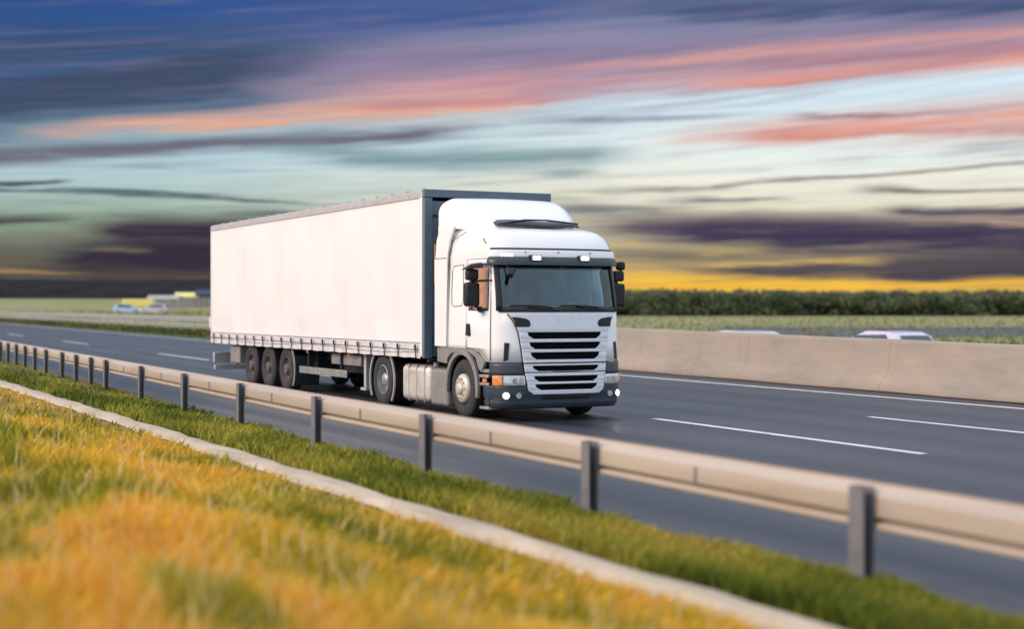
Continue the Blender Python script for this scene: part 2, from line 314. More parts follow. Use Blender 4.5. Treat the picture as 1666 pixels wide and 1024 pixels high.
# ------------------------------------------------------------------ mesh helpers
C = sc.collection
class MB:
    def __init__(s): s.v = []; s.f = []
    def add(s, vs, fs):
        o = len(s.v); s.v += [tuple(p) for p in vs]; s.f += [tuple(i + o for i in f) for f in fs]; return s
    def box(s, x0, x1, y0, y1, z0, z1):
        return s.add([(x, y, z) for z in (z0, z1) for y in (y0, y1) for x in (x0, x1)],
                     [(0, 2, 3, 1), (4, 5, 7, 6), (0, 1, 5, 4), (1, 3, 7, 5), (3, 2, 6, 7), (2, 0, 4, 6)])
    def tube(s, pts, r, n=8, rad=None):
        pts = [Vector(p) for p in pts]; vs = []; fs = []
        for i, p in enumerate(pts):
            d = (pts[min(i + 1, len(pts) - 1)] - pts[max(i - 1, 0)]).normalized()
            a = d.cross(Vector((0, 0, 1)) if abs(d.z) < .9 else Vector((1, 0, 0))).normalized(); b = d.cross(a)
            rr = rad[i] if rad else r
            for k in range(n):
                t = 2 * math.pi * k / n; vs.append(p + a * math.cos(t) * rr + b * math.sin(t) * rr)
        for i in range(len(pts) - 1):
            for k in range(n):
                k2 = (k + 1) % n; fs.append((i * n + k, i * n + k2, (i + 1) * n + k2, (i + 1) * n + k))
        fs.append(tuple(range(n))[::-1]); fs.append(tuple((len(pts) - 1) * n + k for k in range(n)))
        return s.add(vs, fs)
    def lathe_y(s, prof, cx, cy, cz, n=40):
        """profile [(y, r)] spun round an axis along y"""
        vs = []; fs = []
        for (y, r) in prof:
            for k in range(n):
                t = 2 * math.pi * k / n; vs.append((cx + r * math.cos(t), cy + y, cz + r * math.sin(t)))
        for i in range(len(prof) - 1):
            for k in range(n):
                k2 = (k + 1) % n; fs.append((i * n + k, (i + 1) * n + k, (i + 1) * n + k2, i * n + k2))
        return s.add(vs, fs)
    def prism_y(s, poly, y0, y1):
        """polygon in x,z extruded along y"""
        n = len(poly)
        return s.add([(x, y0, z) for x, z in poly] + [(x, y1, z) for x, z in poly],
                     [tuple(range(n)), tuple(range(2 * n - 1, n - 1, -1))] + [(i, i + n, (i + 1) % n + n, (i + 1) % n) for i in range(n)])
    def prism_x(s, poly, x0, x1):
        n = len(poly)
        return s.add([(x0, y, z) for y, z in poly] + [(x1, y, z) for y, z in poly],
                     [tuple(range(n)), tuple(range(2 * n - 1, n - 1, -1))] + [(i, i + n, (i + 1) % n + n, (i + 1) % n) for i in range(n)])
    def grid(s, P, nu, nv, closed=False):
        o = [P(i / nu, j / nv) for j in range(nv + 1) for i in range(nu + 1)]
        return s.add(o, [(j * (nu + 1) + i, j * (nu + 1) + i + 1, (j + 1) * (nu + 1) + i + 1, (j + 1) * (nu + 1) + i) for j in range(nv) for i in range(nu)])
    def build(s, name, m, parent=None, smooth=False, bevel=0, solid=0, seg=2, angle=35):
        me = bpy.data.meshes.new(name); me.from_pydata(s.v, [], s.f)
        me.materials.append(M[m] if isinstance(m, str) else m)
        import bmesh
        bm = bmesh.new(); bm.from_mesh(me); bmesh.ops.recalc_face_normals(bm, faces=bm.faces); bm.to_mesh(me); bm.free()
        o = bpy.data.objects.new(name, me); C.objects.link(o)
        if parent: o.parent = parent
        if solid:
            k = o.modifiers.new('thick', 'SOLIDIFY'); k.thickness = solid; k.offset = 0
        if bevel:
            k = o.modifiers.new('bevel', 'BEVEL'); k.width = bevel; k.segments = seg; k.limit_method = 'ANGLE'; k.angle_limit = R_(angle)
            k.harden_normals = False
        if smooth or bevel:
            me.polygons.foreach_set('use_smooth', [True] * len(me.polygons))
            try: me.set_sharp_from_angle(angle=R_(50 if smooth else 40))
            except Exception: pass
        return o
def tag(o, label=None, cat=None, group=None, kind=None):
    for k, v in (('label', label), ('category', cat), ('group', group), ('kind', kind)):
        if v: o[k] = v
    return o
def thing(name, loc, label, cat, group=None, rz=0):
    o = bpy.data.objects.new(name, None); C.objects.link(o); o.location = loc; o.rotation_euler = (0, 0, rz); o.empty_display_size = .3
    return tag(o, label, cat, group)
def copy_tree(o, parent=None):
    c = o.copy(); C.objects.link(c)
    if parent: c.parent = parent
    for ch in list(o.children): copy_tree(ch, c)
    return c
def numpy_mesh(name, V, F, m, tint=None):
    """V (n,3), F (k,3|4) arrays"""
    me = bpy.data.meshes.new(name); n = F.shape[1]
    me.vertices.add(len(V)); me.vertices.foreach_set('co', V.astype(np.float32).ravel())
    me.loops.add(F.size); me.loops.foreach_set('vertex_index', F.astype(np.int32).ravel())
    me.polygons.add(len(F)); me.polygons.foreach_set('loop_start', np.arange(0, F.size, n, dtype=np.int32)); me.polygons.foreach_set('loop_total', np.full(len(F), n, dtype=np.int32))
    me.update(calc_edges=True); me.materials.append(M[m])
    if tint is not None:
        a = me.attributes.new('tint', 'FLOAT_COLOR', 'POINT'); a.data.foreach_set('color', np.c_[tint, np.ones(len(tint))].astype(np.float32).ravel())
    o = bpy.data.objects.new(name, me); C.objects.link(o); return o

# ------------------------------------------------------------------ ground, road
def off(x): return .038 * (-x - 20)                       # the road drifts off the lorry's own axis
def goff(x): return .020 * (-x - 20) if x > -20 else off(x)
def strip(name, y0, y1, x0, x1, z, m, step=10, zz=None):
    n = max(2, int(abs(x1 - x0) / step)); b = MB()
    b.grid(lambda u, v: (x0 + (x1 - x0) * u, y0 + (y1 - y0) * v + off(x0 + (x1 - x0) * u), z), n, 2)
    return tag(b.build(name, m), kind='structure')
def sst(t): t = min(1, max(0, t)); return t * t * (3 - 2 * t)
def gz(x, y):
    d = math.hypot(x, y); t = min(1, max(0, (d - 420) / 900)); w = y - off(x)
    return -.03 - .42 * min(1, max(0, (w - 25.0) / .9)) + 7.6 * t * t * (3 - 2 * t) + 1.35 * sst((d - 120) / 60) * sst((-(x * RX.x + y * RX.y) - 8) / 25) * sst((w - 27) / 8)
gxs = sorted(set([-5200 + 200 * i for i in range(33)] + [-1600 + 50 * i for i in range(34)])); gws = [-2600, -800, -200, -50, 0, 24.9, 25.2, 25.5, 26] + [27, 29, 32, 36, 42, 50, 60, 72] + [87 + 20 * i for i in range(12)] + [350 + 60 * i for i in range(34)] + [2700, 3500, 5000]
b = MB(); b.grid(lambda u, v: (lambda x, w: (x, w + off(x), gz(x, w + off(x))))(gxs[round(u * (len(gxs) - 1))], gws[round(v * (len(gws) - 1))]), len(gxs) - 1, len(gws) - 1); tag(b.build('ground', 'field_ground', smooth=True), kind='structure')
strip('road', 7.3, 22.4, -700, 60, 0, 'asphalt')
strip('opposite_road', 26.2, 40, -380, 60, -.43, 'asphalt')
strip('gutter', 22.30, 25.0, -62, 60, .006, 'gutter_dark')
b = MB(); b.grid(lambda u, v: (-700 + 760 * u, 22.4 + 2.5 * v + off(-700 + 760 * u), .0 + .22 * math.sin(math.pi * v) ** .5 if -700 + 760 * u < -76 else -.01), 95, 8)
tag(b.build('median_ground', 'median_grass', smooth=True), kind='structure')
# markings: three lines of the carriageway, dashes are single marks of paint
b = MB()
for y0, y1 in ((21.2, 21.38), (10.0, 10.18)):
    b.grid(lambda u, v: (-700 + 760 * u, y0 + (y1 - y0) * v + off(-700 + 760 * u), .005), 80, 1)
for y, ends in ((13.75, [35.9, 10.3, -15.3, -34.] + [-53.7 - 25.6 * i for i in range(16)]), (17.32, [41, 15.2, -10.6, -36.2])):
    for xe in ends:
        xs = xe - (6.9 if xe > -40 else 8.6) - (3.4 if y > 17 else 0)
        b.add([(xs, y + off(xs), .0055), (xe, y + off(xe), .0055), (xe, y + .15 + off(xe), .0055), (xs, y + .15 + off(xs), .0055)], [(0, 1, 2, 3)])
tag(b.build('road_markings', 'paint_line'), kind='structure')

# near verge and meadow ground
def soff(x): return .012 * (-x - 20)
def meadow_z(x, y):
    t = np.clip((5.35 + soff(x) - y) / 2.6, 0, 1); t = t * t * (3 - 2 * t)
    return .02 + .20 * t + .05 * np.sin(x * .7 + y) * t + .035 * np.sin(x * 1.9 - y * 1.3) * t
b = MB(); b.grid(lambda u, v: (-140 + 170 * u, -22 + 27.4 * v + soff(-140 + 170 * u) * min(1, v * 2), float(meadow_z(-140 + 170 * u, -22 + 27.4 * v))), 170, 44)
tag(b.build('meadow_ground', 'soil', smooth=True), kind='structure')
b = MB(); b.grid(lambda u, v: (-300 + 330 * u, (5.8 + soff(-300 + 330 * u)) * (1 - v) + (7.3 + off(-300 + 330 * u)) * v, .012 + .03 * math.sin(math.pi * v)), 90, 6)
tag(b.build('verge_ground', 'verge_soil', smooth=True), kind='structure')
def jit(x, k): return .05 * math.sin(x * 1.7 + k) + .03 * math.sin(x * 4.1 + 2 * k) + .02 * math.sin(x * 9.3 + k)
b = MB()
b.grid(lambda u, v: (-140 + 170 * u, 5.38 + .44 * v + soff(-140 + 170 * u) + jit(-140 + 170 * u, v * 3) * .6, .03 + .05 * math.sin(math.pi * v) ** .4), 400, 6)
tag(b.build('gutter_strip', 'strip_concrete', smooth=True), kind='structure')

# ------------------------------------------------------------------ grass
def vnoise(x, y, seed):
    r = np.random.default_rng(seed); T = r.random((256, 256)); xi = np.floor(x).astype(int); yi = np.floor(y).astype(int); fx = x - xi; fy = y - yi
    fx = fx * fx * (3 - 2 * fx); fy = fy * fy * (3 - 2 * fy)
    a = T[xi % 256, yi % 256]; b = T[(xi + 1) % 256, yi % 256]; c = T[xi % 256, (yi + 1) % 256]; d = T[(xi + 1) % 256, (yi + 1) % 256]
    return a * (1 - fx) * (1 - fy) + b * fx * (1 - fy) + c * (1 - fx) * fy + d * fx * fy
def fbm(x, y, seed): return (vnoise(x, y, seed) + .5 * vnoise(x * 2.1, y * 2.1, seed + 1) + .25 * vnoise(x * 4.3, y * 4.3, seed + 2)) / 1.75
def blades(name, x, y, z, h, w, lean, tint):
    n = len(x); a = rng.random(n) * 2 * np.pi
    ca, sa = np.cos(a), np.sin(a)
    lx = lean * (.75 + .5 * rng.random(n)) + h * .35 * rng.normal(size=n); ly = h * .30 * rng.normal(size=n)
    V = np.zeros((n, 5, 3))
    for k, (t, ww) in enumerate(((0, -1), (0, 1), (.55, -.75), (.55, .75), (1, 0))):
        V[:, k, 0] = x + ca * w * ww / 2 + lx * t ** 1.7; V[:, k, 1] = y + sa * w * ww / 2 + ly * t ** 1.7; V[:, k, 2] = z + h * t * (1 - .18 * t)
    i = np.arange(n) * 5
    F = np.concatenate([np.c_[i, i + 1, i + 3], np.c_[i, i + 3, i + 2], np.c_[i + 2, i + 3, i + 4]])
    T = np.repeat(tint[:, None, :], 5, 1)
    o = numpy_mesh(name, V.reshape(-1, 3), F, 'blades', T.reshape(-1, 3)); return o
def sample(n, d0, d1, a0, a1, ylim):
    """random ground points, thinning with distance from the roadside viewpoint"""
    D = 1 / (1 / d0 + rng.random(n) * (1 / d1 - 1 / d0)); t = a0 + rng.random(n) * (a1 - a0); R = D * t
    x = RX.x * R + DX.x * D; y = RX.y * R + DX.y * D
    k = ylim(x, y); return x[k], y[k], D[k]
# meadow
x, y, D = sample(330000, 5., 95., -.75, .62, lambda x, y: (y < 5.33 + soff(x) + .06 * np.sin(x * 3)) & (y > -21))
n = len(x); p = fbm(x * .26, y * .9, 3); q = fbm(x * .5 + 40, y * 1.6, 9); e = np.clip((5.3 + soff(x) - y) / 3, 0, 1)
pal = np.array([(.15, .20, .03), (.30, .30, .04), (.56, .48, .05), (.80, .58, .09), (.84, .52, .09), (.76, .42, .07), (.62, .44, .14)])
idx = np.clip((p * .85 + q * .5 - .31) * 7.2 + rng.normal(size=n) * .9, 0, 5.99)
gy = fbm(x * .5 + 9, y * 1.4 + 5, 21); idx = idx * (1 - .7 * np.clip((gy - .52) / .14, 0, 1))
i0 = idx.astype(int); f = (idx - i0)[:, None]; tint = pal[i0] * (1 - f) + pal[i0 + 1] * f
tint = np.clip(tint * (.82 + .36 * rng.random(n))[:, None] * np.array((1.08, 1.0, .9)), 0, 1)
h = (.08 + .20 * rng.random(n) ** 1.5 + .16 * q ** 1.5) * (.5 + .5 * e); w = .006 + .0011 * D * .9
tl = rng.random(n) < .02; h = np.where(tl, h * 1.8, h); tint = np.where(tl[:, None], np.array((.72, .55, .26)), tint)
tag(blades('meadow_grass', x, y, meadow_z(x, y) - .01, h, w, .10, tint), kind='stuff', label='tall dry orange and yellow meadow grass in the foreground', cat='grass')
# verge between the concrete gutter strip and the crash barrier
x, y, D = sample(900000, 6., 160., -.75, .75, lambda x, y: (y > 5.86 + soff(x) + .05 * np.sin(x * 2.3)) & (y < 7.22 + off(x) + .12 * np.sin(x * 1.3) + .08 * np.sin(x * 3.7)))
n = len(x); p = fbm(x * .4, y * 1.1, 31); pal = np.array([(.08, .12, .018), (.18, .21, .03), (.32, .31, .045), (.48, .40, .07), (.50, .32, .09), (.50, .32, .09)])
vv = (y - 5.86 - soff(x)) / 1.4
idx = np.clip((p * 1.5 - .45) * 4.2 + rng.normal(size=n) * .6, 0, 4.99); i0 = idx.astype(int); f = (idx - i0)[:, None]
tint = np.clip((pal[i0] * (1 - f) + pal[i0 + 1] * f) * (.7 + .6 * rng.random(n))[:, None], 0, 1)
h = (.07 + .13 * rng.random(n)) * np.clip(1.25 - .7 * vv, .35, 1.2); w = .005 + .0010 * D
tag(blades('verge_grass', x, y, np.full(n, .015), h, w, .05, tint), kind='stuff', label='short green and olive grass along the foot of the crash barrier', cat='grass')
# median grass on the left part
n = 60000; x = -60 - 330 * rng.random(n) ** 1.5; y = 22.5 + off(x) + 3.0 * rng.random(n)
tint = np.array((.09, .11, .035)) * (.6 + .9 * rng.random(n))[:, None] + np.array((.08, .05, .01)) * (fbm(x * .2, y, 5) > .55)[:, None]
tag(blades('median_grass', x, y, np.full(n, .15), .15 + .25 * rng.random(n), .03 + .0008 * -x, .05, tint), kind='stuff', label='dark rough grass under the double rail in the median', cat='grass')
# patchy long grass on the far field
n = 90000; D = 1 / (1 / 60 + rng.random(n) * (1 / 420 - 1 / 60)); t = -.5 + rng.random(n); R = D * t
x = RX.x * R + DX.x * D; y = RX.y * R + DX.y * D; k = (y > 42 + off(x)) & (rng.random(n) < .2); x, y, D, R = x[k], y[k], D[k], R[k]; n = len(x)
p = fbm(R * .03, D * .05, 51); tint = np.where((p > .5)[:, None], np.array((.22, .21, .08)), np.array((.09, .13, .03))) * (.7 + .6 * rng.random(n))[:, None]
tag(blades('field_grass', x, y, np.array([gz(a, b_) - .02 for a, b_ in zip(x, y)]), .15 + .3 * rng.random(n), .02 + .0012 * D, .05, tint), kind='stuff', label='rough green and straw grass on the fields beyond the motorway', cat='grass')

# ------------------------------------------------------------------ near crash barrier
def w_beam(zc, h, depth, y0, xs, flip=1, offf=off, prof=None):
    prof = prof or [(-.5, 0), (-.47, .004), (-.40, .85), (-.34, 1), (-.20, 1), (-.14, .85), (-.06, .05), (0, 0), (.06, .05), (.14, .85), (.20, 1), (.34, 1), (.40, .85), (.47, .004), (.5, 0)]
    vs = []; fs = []; t = .006; n = len(prof)
    for x in xs:
        for s in (0, 1):
            for (a, d) in prof: vs.append((x, y0 + offf(x) + flip * (d * depth) + s * t, zc + a * h))
    m = 2 * n
    for i in range(len(xs) - 1):
        o = i * m
        for j in range(n - 1):
            fs.append((o + j, o + j + 1, o + m + j + 1, o + m + j)); fs.append((o + n + j, o + m + n + j, o + m + n + j + 1, o + n + j + 1))
        fs.append((o, o + m, o + m + n, o + n)); fs.append((o + n - 1, o + 2 * n - 1, o + m + 2 * n - 1, o + m + n - 1))
    return MB().add(vs, fs)
GY = 6.93
gr = thing('crash_barrier', (0, 0, 0), 'long galvanised W-beam crash barrier on steel posts beside the meadow', 'crash barrier')
xs = [12 - 1.0 * i for i in range(300)]
w_beam(.56, .31, .085, GY + .07, xs, 1, goff, [(.5, 1.05), (.47, 1.12), (.44, 1.0), (.28, .14), (.26, .02), (.23, 0), (-.17, 0), (-.20, .03), (-.23, .25), (-.26, .85), (-.30, .85), (-.33, .25), (-.35, .03), (-.37, 0), (-.45, 0), (-.48, .1), (-.5, .4)][::-1]).build('rail_beam', 'galvanised', gr, smooth=True)
j0 = MB().box(-.012, .012, .055, .075, .49, .625).build('rail_joint', 'post_steel', gr)
for k in range(16):
    j = j0 if k == 0 else j0.copy()
    if k: C.objects.link(j); j.parent = gr
    x = -6.4 - 3.85 * k; j.location = (x, GY + goff(x) + .004, .0)
def post_bm():
    b = MB()
    b.add([(x, y, z) for z in (-.05, .70) for x, y in ((-.075, -.035), (.075, -.035), (.075, -.027), (-.067, -.027), (-.067, .052), (.075, .052), (.075, .060), (-.075, .060))],
          [tuple(range(8)), tuple(range(15, 7, -1))] + [(i, (i + 1) % 8, (i + 1) % 8 + 8, i + 8) for i in range(8)])
    
    return b
p0 = post_bm().build('post', 'post_steel', gr)
def post_x(px):
    x = -10.
    for _ in range(30): t = (px - 833) / FPX; x = (GY + goff(x)) * (RX.x * t + DX.x) / (DX.y * 1. - DX.x * t)
    return x
PX = [-.6, -4.3] + [-8.12, -11.9, -15.7, -19.5, -23.4, -27.3, -31.2, -35.2, -37.2, -39.4, -41.7, -44.7] + [-47 - 2.2 * i for i in range(24)] + [3.2, 7]
for i, px in enumerate(PX):
    p = p0 if i == 0 else p0.copy()
    if i: C.objects.link(p); p.parent = gr
    p.location = (px, GY + goff(px), 0); p.rotation_euler = (0, 0, R_(random.uniform(-2, 2)))

# ------------------------------------------------------------------ median: concrete wall on the right, double rail on the left
def boff(x): return 22.40 + (.075 if x < -22 else .038) * (-x - 22)
b = MB(); xs = [40 - .8 * i for i in range(128)]
prof = [(0, .0), (.0, .08), (.16, .30), (.26, .44), (.335, 1.03), (.35, 1.09), (.38, 1.11), (.60, 1.11), (.63, 1.09), (.72, .44), (.80, .30), (.98, .08), (.98, 0)]
vs = []; fs = []; n = len(prof)
for i, x in enumerate(xs):
    for (d, z) in prof: vs.append((x, boff(x) + d * 1.05 + .006 * math.sin(x * 2.1 + z * 5), z * (1 + .006 * max(0, -x - 22)) + .02 + .004 * math.sin(x * 1.1)))
for i in range(len(xs) - 1):
    for j in range(n - 1): fs.append((i * n + j, (i + 1) * n + j, (i + 1) * n + j + 1, i * n + j + 1))
fs.append(tuple(range(n))); fs.append(tuple((len(xs) - 1) * n + j for j in range(n))[::-1])
tag(b.add(vs, fs).build('concrete_barrier', 'barrier_concrete', smooth=True, angle=30), 'long tan concrete median wall with a flared foot behind the lanes', 'concrete barrier')
mr = thing('median_rail', (0, 0, 0), 'pale double steel rail on posts along the dark grassy median behind the trailer', 'crash barrier')
xs = [-79 - 4 * i for i in range(110)]
w_beam(1.10, .30, .08, 24.0, xs, -1).build('rail_beam', 'median_rail', mr, smooth=True)
w_beam(.70, .16, .05, 24.0, xs, -1).build('rail_beam', 'median_rail', mr, smooth=True)
p0 = MB().box(-.06, .06, .03, .15, 0, 1.24).build('post', 'median_rail', mr)
for i in range(80):
    p = p0 if i == 0 else p0.copy()
    if i: C.objects.link(p); p.parent = mr
    x = -80 - 4 * i; p.location = (x, 24.0 + off(x), .1)

# ------------------------------------------------------------------ lorry
OX, OY = -22.55, 12.33
T = thing('articulated_lorry', (OX, OY, 0), 'white articulated lorry with high-roof sleeper cab and pale curtain-side trailer', 'truck')
X1 = -.28
LV = [  # z, front x, half width, corner reach in y
    (.20, .02, 1.13, .30), (.27, .075, 1.18, .34), (.40, .12, 1.205, .36), (.62, .125, 1.21, .36), (.98, .10, 1.205, .36), (1.4, .075, 1.205, .36), (1.82, .03, 1.20, .36),
    (2.2, -.055, 1.19, .34), (2.6, -.15, 1.175, .32), (2.74, -.15, 1.18, .32), (2.86, -.19, 1.18, .34), (2.98, -.27, 1.175, .38), (3.08, -.38, 1.16, .42), (3.16, -.54, 1.135, .48),
    (3.215, -.74, 1.09, .52), (3.25, -1.0, 1.02, .5)]
def lerp_lv(z):
    for a, c in zip(LV, LV[1:]):
        if z <= c[0]: t = max(0, (z - a[0]) / (c[0] - a[0])); return [p + (r - p) * t for p, r in zip(a, c)]
    return list(LV[-1])
XR = -2.22
def S(sg, v, z, o=0.):
    """cab skin: v 0..1 from the nose centre round the corner, 1..2 along the side to the rear wall"""
    _, xf, w, r = lerp_lv(z); bow = .10; w = w - .02
    x1 = min(X1, xf - bow - .15); rx = xf - bow - x1
    if v <= .6:
        y = v / .6 * (w - r); x = xf - bow * (y / w) ** 2; nx, ny = 1, 2 * bow * y / w / w
    elif v <= 1:
        th = (v - .6) / .4 * math.pi / 2; y = w - r + r * math.sin(th)
        x = xf - bow * (y / w) ** 2 - rx * (1 - math.cos(th)); nx, ny = math.cos(th) / rx + .2 * math.cos(th), math.sin(th) / r
    else:
        x = x1 + (v - 1) * (XR - x1); y = w + .03 * (v - 1); nx, ny = 0, 1
    L = math.hypot(nx, ny); return (x + nx / L * o, sg * (y + ny / L * o), z)
def vy(y, z):
    _, xf, w, r = lerp_lv(z); y = abs(y); w = w - .02
    if y <= w - r: return .6 * y / (w - r)
    return .6 + .4 * math.asin(min(1, (y - w + r) / r)) / (math.pi / 2)
def vx(x, z=1.5):
    _, xf, w, r = lerp_lv(z); x1 = min(X1, xf - .10 - .15); return 1 + (x - x1) / (XR - x1)
def patch(name, m, pts, o=.0, thick=.02, parent=T, nu=10, nv=6, smooth=True, bevel=0):
    """quad patch on the cab skin. pts: 4 corners (side, v, z) as bl, br, tr, tl; v signed"""
    def P(u, w):
        a = [(1 - u) * (1 - w), u * (1 - w), u * w, (1 - u) * w]
        v = sum(k * p[0] for k, p in zip(a, pts)); z = sum(k * p[1] for k, p in zip(a, pts))
        return S(1 if v >= 0 else -1, abs(v), z, o)
    b = MB().grid(P, nu, nv); ob = b.build(name, m, parent, smooth=smooth)
    if thick: k = ob.modifiers.new('thick', 'SOLIDIFY'); k.thickness = thick; k.offset = 0
    if bevel: k = ob.modifiers.new('bv', 'BEVEL'); k.width = bevel; k.segments = 2; k.limit_method = 'ANGLE'; k.angle_limit = R_(50)
    return ob
# cab shell, with openings for windscreen and door windows
WZ0, WZ1 = 1.83, 2.60; VP = .83
sx0, sx1 = vx(-.34), vx(-1.10)
vl = sorted(set([i * .075 for i in range(8)] + [.6, .65, .7, .75, VP, VP + .04, .91, .95, 1.0, sx0, sx1] + [vx(x) for x in (-.5, -.72, -.9, -1.3, -1.5, -1.7, -1.91, -2.05)] + [2.0]))
zl = [0, 1.25, 1.4, 1.6, WZ0, 1.95, 2.1, 2.3, 2.45, WZ1, 2.66, 2.74, 2.80, 2.86, 2.92, 2.98, 3.03, 3.08, 3.12, 3.16, 3.19, 3.215, 3.235, 3.25]
def zbot(v):
    x = S(1, v, 1.1)[0]; t = min(1, max(0, (-.45 - x) / .38)); t = t * t * (3 - 2 * t); return .98 + .20 * t
b = MB(); allv = [-v for v in vl[::-1]] + vl[1:]
nv_ = len(allv); vs = []; fs = []
for z in zl:
    for v in allv: vs.append(S(1 if v >= 0 else -1, abs(v), z if z else zbot(abs(v))))
for j in range(len(zl) - 1):
    for i in range(nv_ - 1):
        vm = abs(allv[i] + allv[i + 1]) / 2; zm = (zl[j] + zl[j + 1]) / 2
        if WZ0 < zm < WZ1 and (vm < VP or sx0 < vm < sx1): continue
        fs.append((j * nv_ + i, j * nv_ + i + 1, (j + 1) * nv_ + i + 1, (j + 1) * nv_ + i))
top = (len(zl) - 1) * nv_; fs.append(tuple(top + i for i in range(nv_)))
b.add(vs, fs)
b.add([(XR, -1.21, 1.18), (XR, 1.21, 1.18), (XR, 1.05, 3.25), (XR, -1.05, 3.25)], [(0, 1, 2, 3)])
cab = b.build('cab_shell', 'white_paint', T, smooth=True)
k = cab.modifiers.new('thick', 'SOLIDIFY'); k.thickness = .03; k.offset = -1
patch('windscreen', 'windscreen_glass', [(-VP, WZ0), (VP, WZ0), (VP, WZ1), (-VP, WZ1)], -.012, .006, nu=30, nv=10)
# rubber frame of the screen
for a, c, nu in (((-VP - .012, WZ0 - .02), (VP + .012, WZ0 + .055), 40), ((-VP - .012, WZ1 - .02), (VP + .012, WZ1 + .02), 40)):
    patch('screen_seal', 'rubber', [(a[0], a[1]), (c[0], a[1]), (c[0], c[1]), (a[0], c[1])], .006, .016, nu=nu, nv=1)
for sg in (-1, 1):
    patch('pillar_trim', 'black_plastic', [(sg * (VP - .045), WZ0), (sg * (VP + .05), WZ0), (sg * (VP + .05), WZ1 + .05), (sg * (VP - .045), WZ1 + .05)], .004, .02, nu=4, nv=8)
# wipers
for y0 in (-.62, .28):
    b = MB(); b.tube([S(1 if y >= 0 else -1, vy(y, z), z, .035) for y, z in ((y0 + .55, WZ0 + .005), (y0 + .3, WZ0 + .03), (y0, WZ0 + .075))], .011, 6)
    b.tube([S(1 if y >= 0 else -1, vy(y, z), z, .022) for y, z in ((y0 - .32, WZ0 + .085), (y0 - .05, WZ0 + .09), (y0 + .2, WZ0 + .08), (y0 + .42, WZ0 + .055))], .012, 6)
    b.build('wiper', 'rubber', T)
# front: grille panel in three pieces, dark mesh behind, bars in front
def spatch(name, m, L, o, thick, nu=14, parent=T, bevel=.006):
    """patch from rows (z, y left, y right) on the nose"""
    vs = []; fs = []
    for z, ya, yb in L:
        for i in range(nu + 1):
            y = ya + (yb - ya) * i / nu; vs.append(S(1 if y >= 0 else -1, vy(y, z), z, o))
    for j in range(len(L) - 1):
        for i in range(nu): fs.append((j * (nu + 1) + i, j * (nu + 1) + i + 1, (j + 1) * (nu + 1) + i + 1, (j + 1) * (nu + 1) + i))
    ob = MB().add(vs, fs).build(name, m, parent, smooth=True)
    k = ob.modifiers.new('thick', 'SOLIDIFY'); k.thickness = thick; k.offset = 0
    if bevel: k = ob.modifiers.new('bv', 'BEVEL'); k.width = bevel; k.segments = 2; k.limit_method = 'ANGLE'; k.angle_limit = R_(50)
    return ob
def gw(z):                                               # half width of the grille panel at height z
    P = [(.45, .60), (.52, .70), (.78, .745), (.98, .77), (1.25, .80), (1.5, .84), (1.65, .90), (1.80, 1.0)]
    for a, c in zip(P, P[1:]):
        if z <= c[0]: return a[1] + (c[1] - a[1]) * max(0, (z - a[0])) / (c[0] - a[0])
    return P[-1][1]
spatch('grille_mesh', 'grille_dark', [(z, -gw(z) + .01, gw(z) - .01) for z in (.44, .6, .8, 1., 1.2, 1.4, 1.52)], .008, .012, 20)
slots = [(1.475, 1.365, .69), (1.31, 1.195, .665), (1.145, 1.025, .645), (.925, .835, .62), (.755, .660, .60), (.622, .525, .58)]
def bar(z1, z0, name='grille_bar'):                      # full bar between two slots, pushed forward, rounded
    zs = [z0, z0 + (z1 - z0) * .3, z0 + (z1 - z0) * .7, z1]
    return spatch(name, 'grille_white_shaded', [(z, -gw(z), gw(z)) for z in zs], .034, .03, 20)
spatch('grille_panel', 'grille_white_shaded', [(z, -gw(z), gw(z)) for z in (1.475, 1.55, 1.6, 1.65, 1.7, 1.75, 1.79)], .030, .03, 26)
bar(1.365, 1.31); bar(1.195, 1.145); bar(1.025, .975); bar(.955, .925); bar(.835, .822); bar(.806, .755); bar(.66, .622); bar(.525, .455)
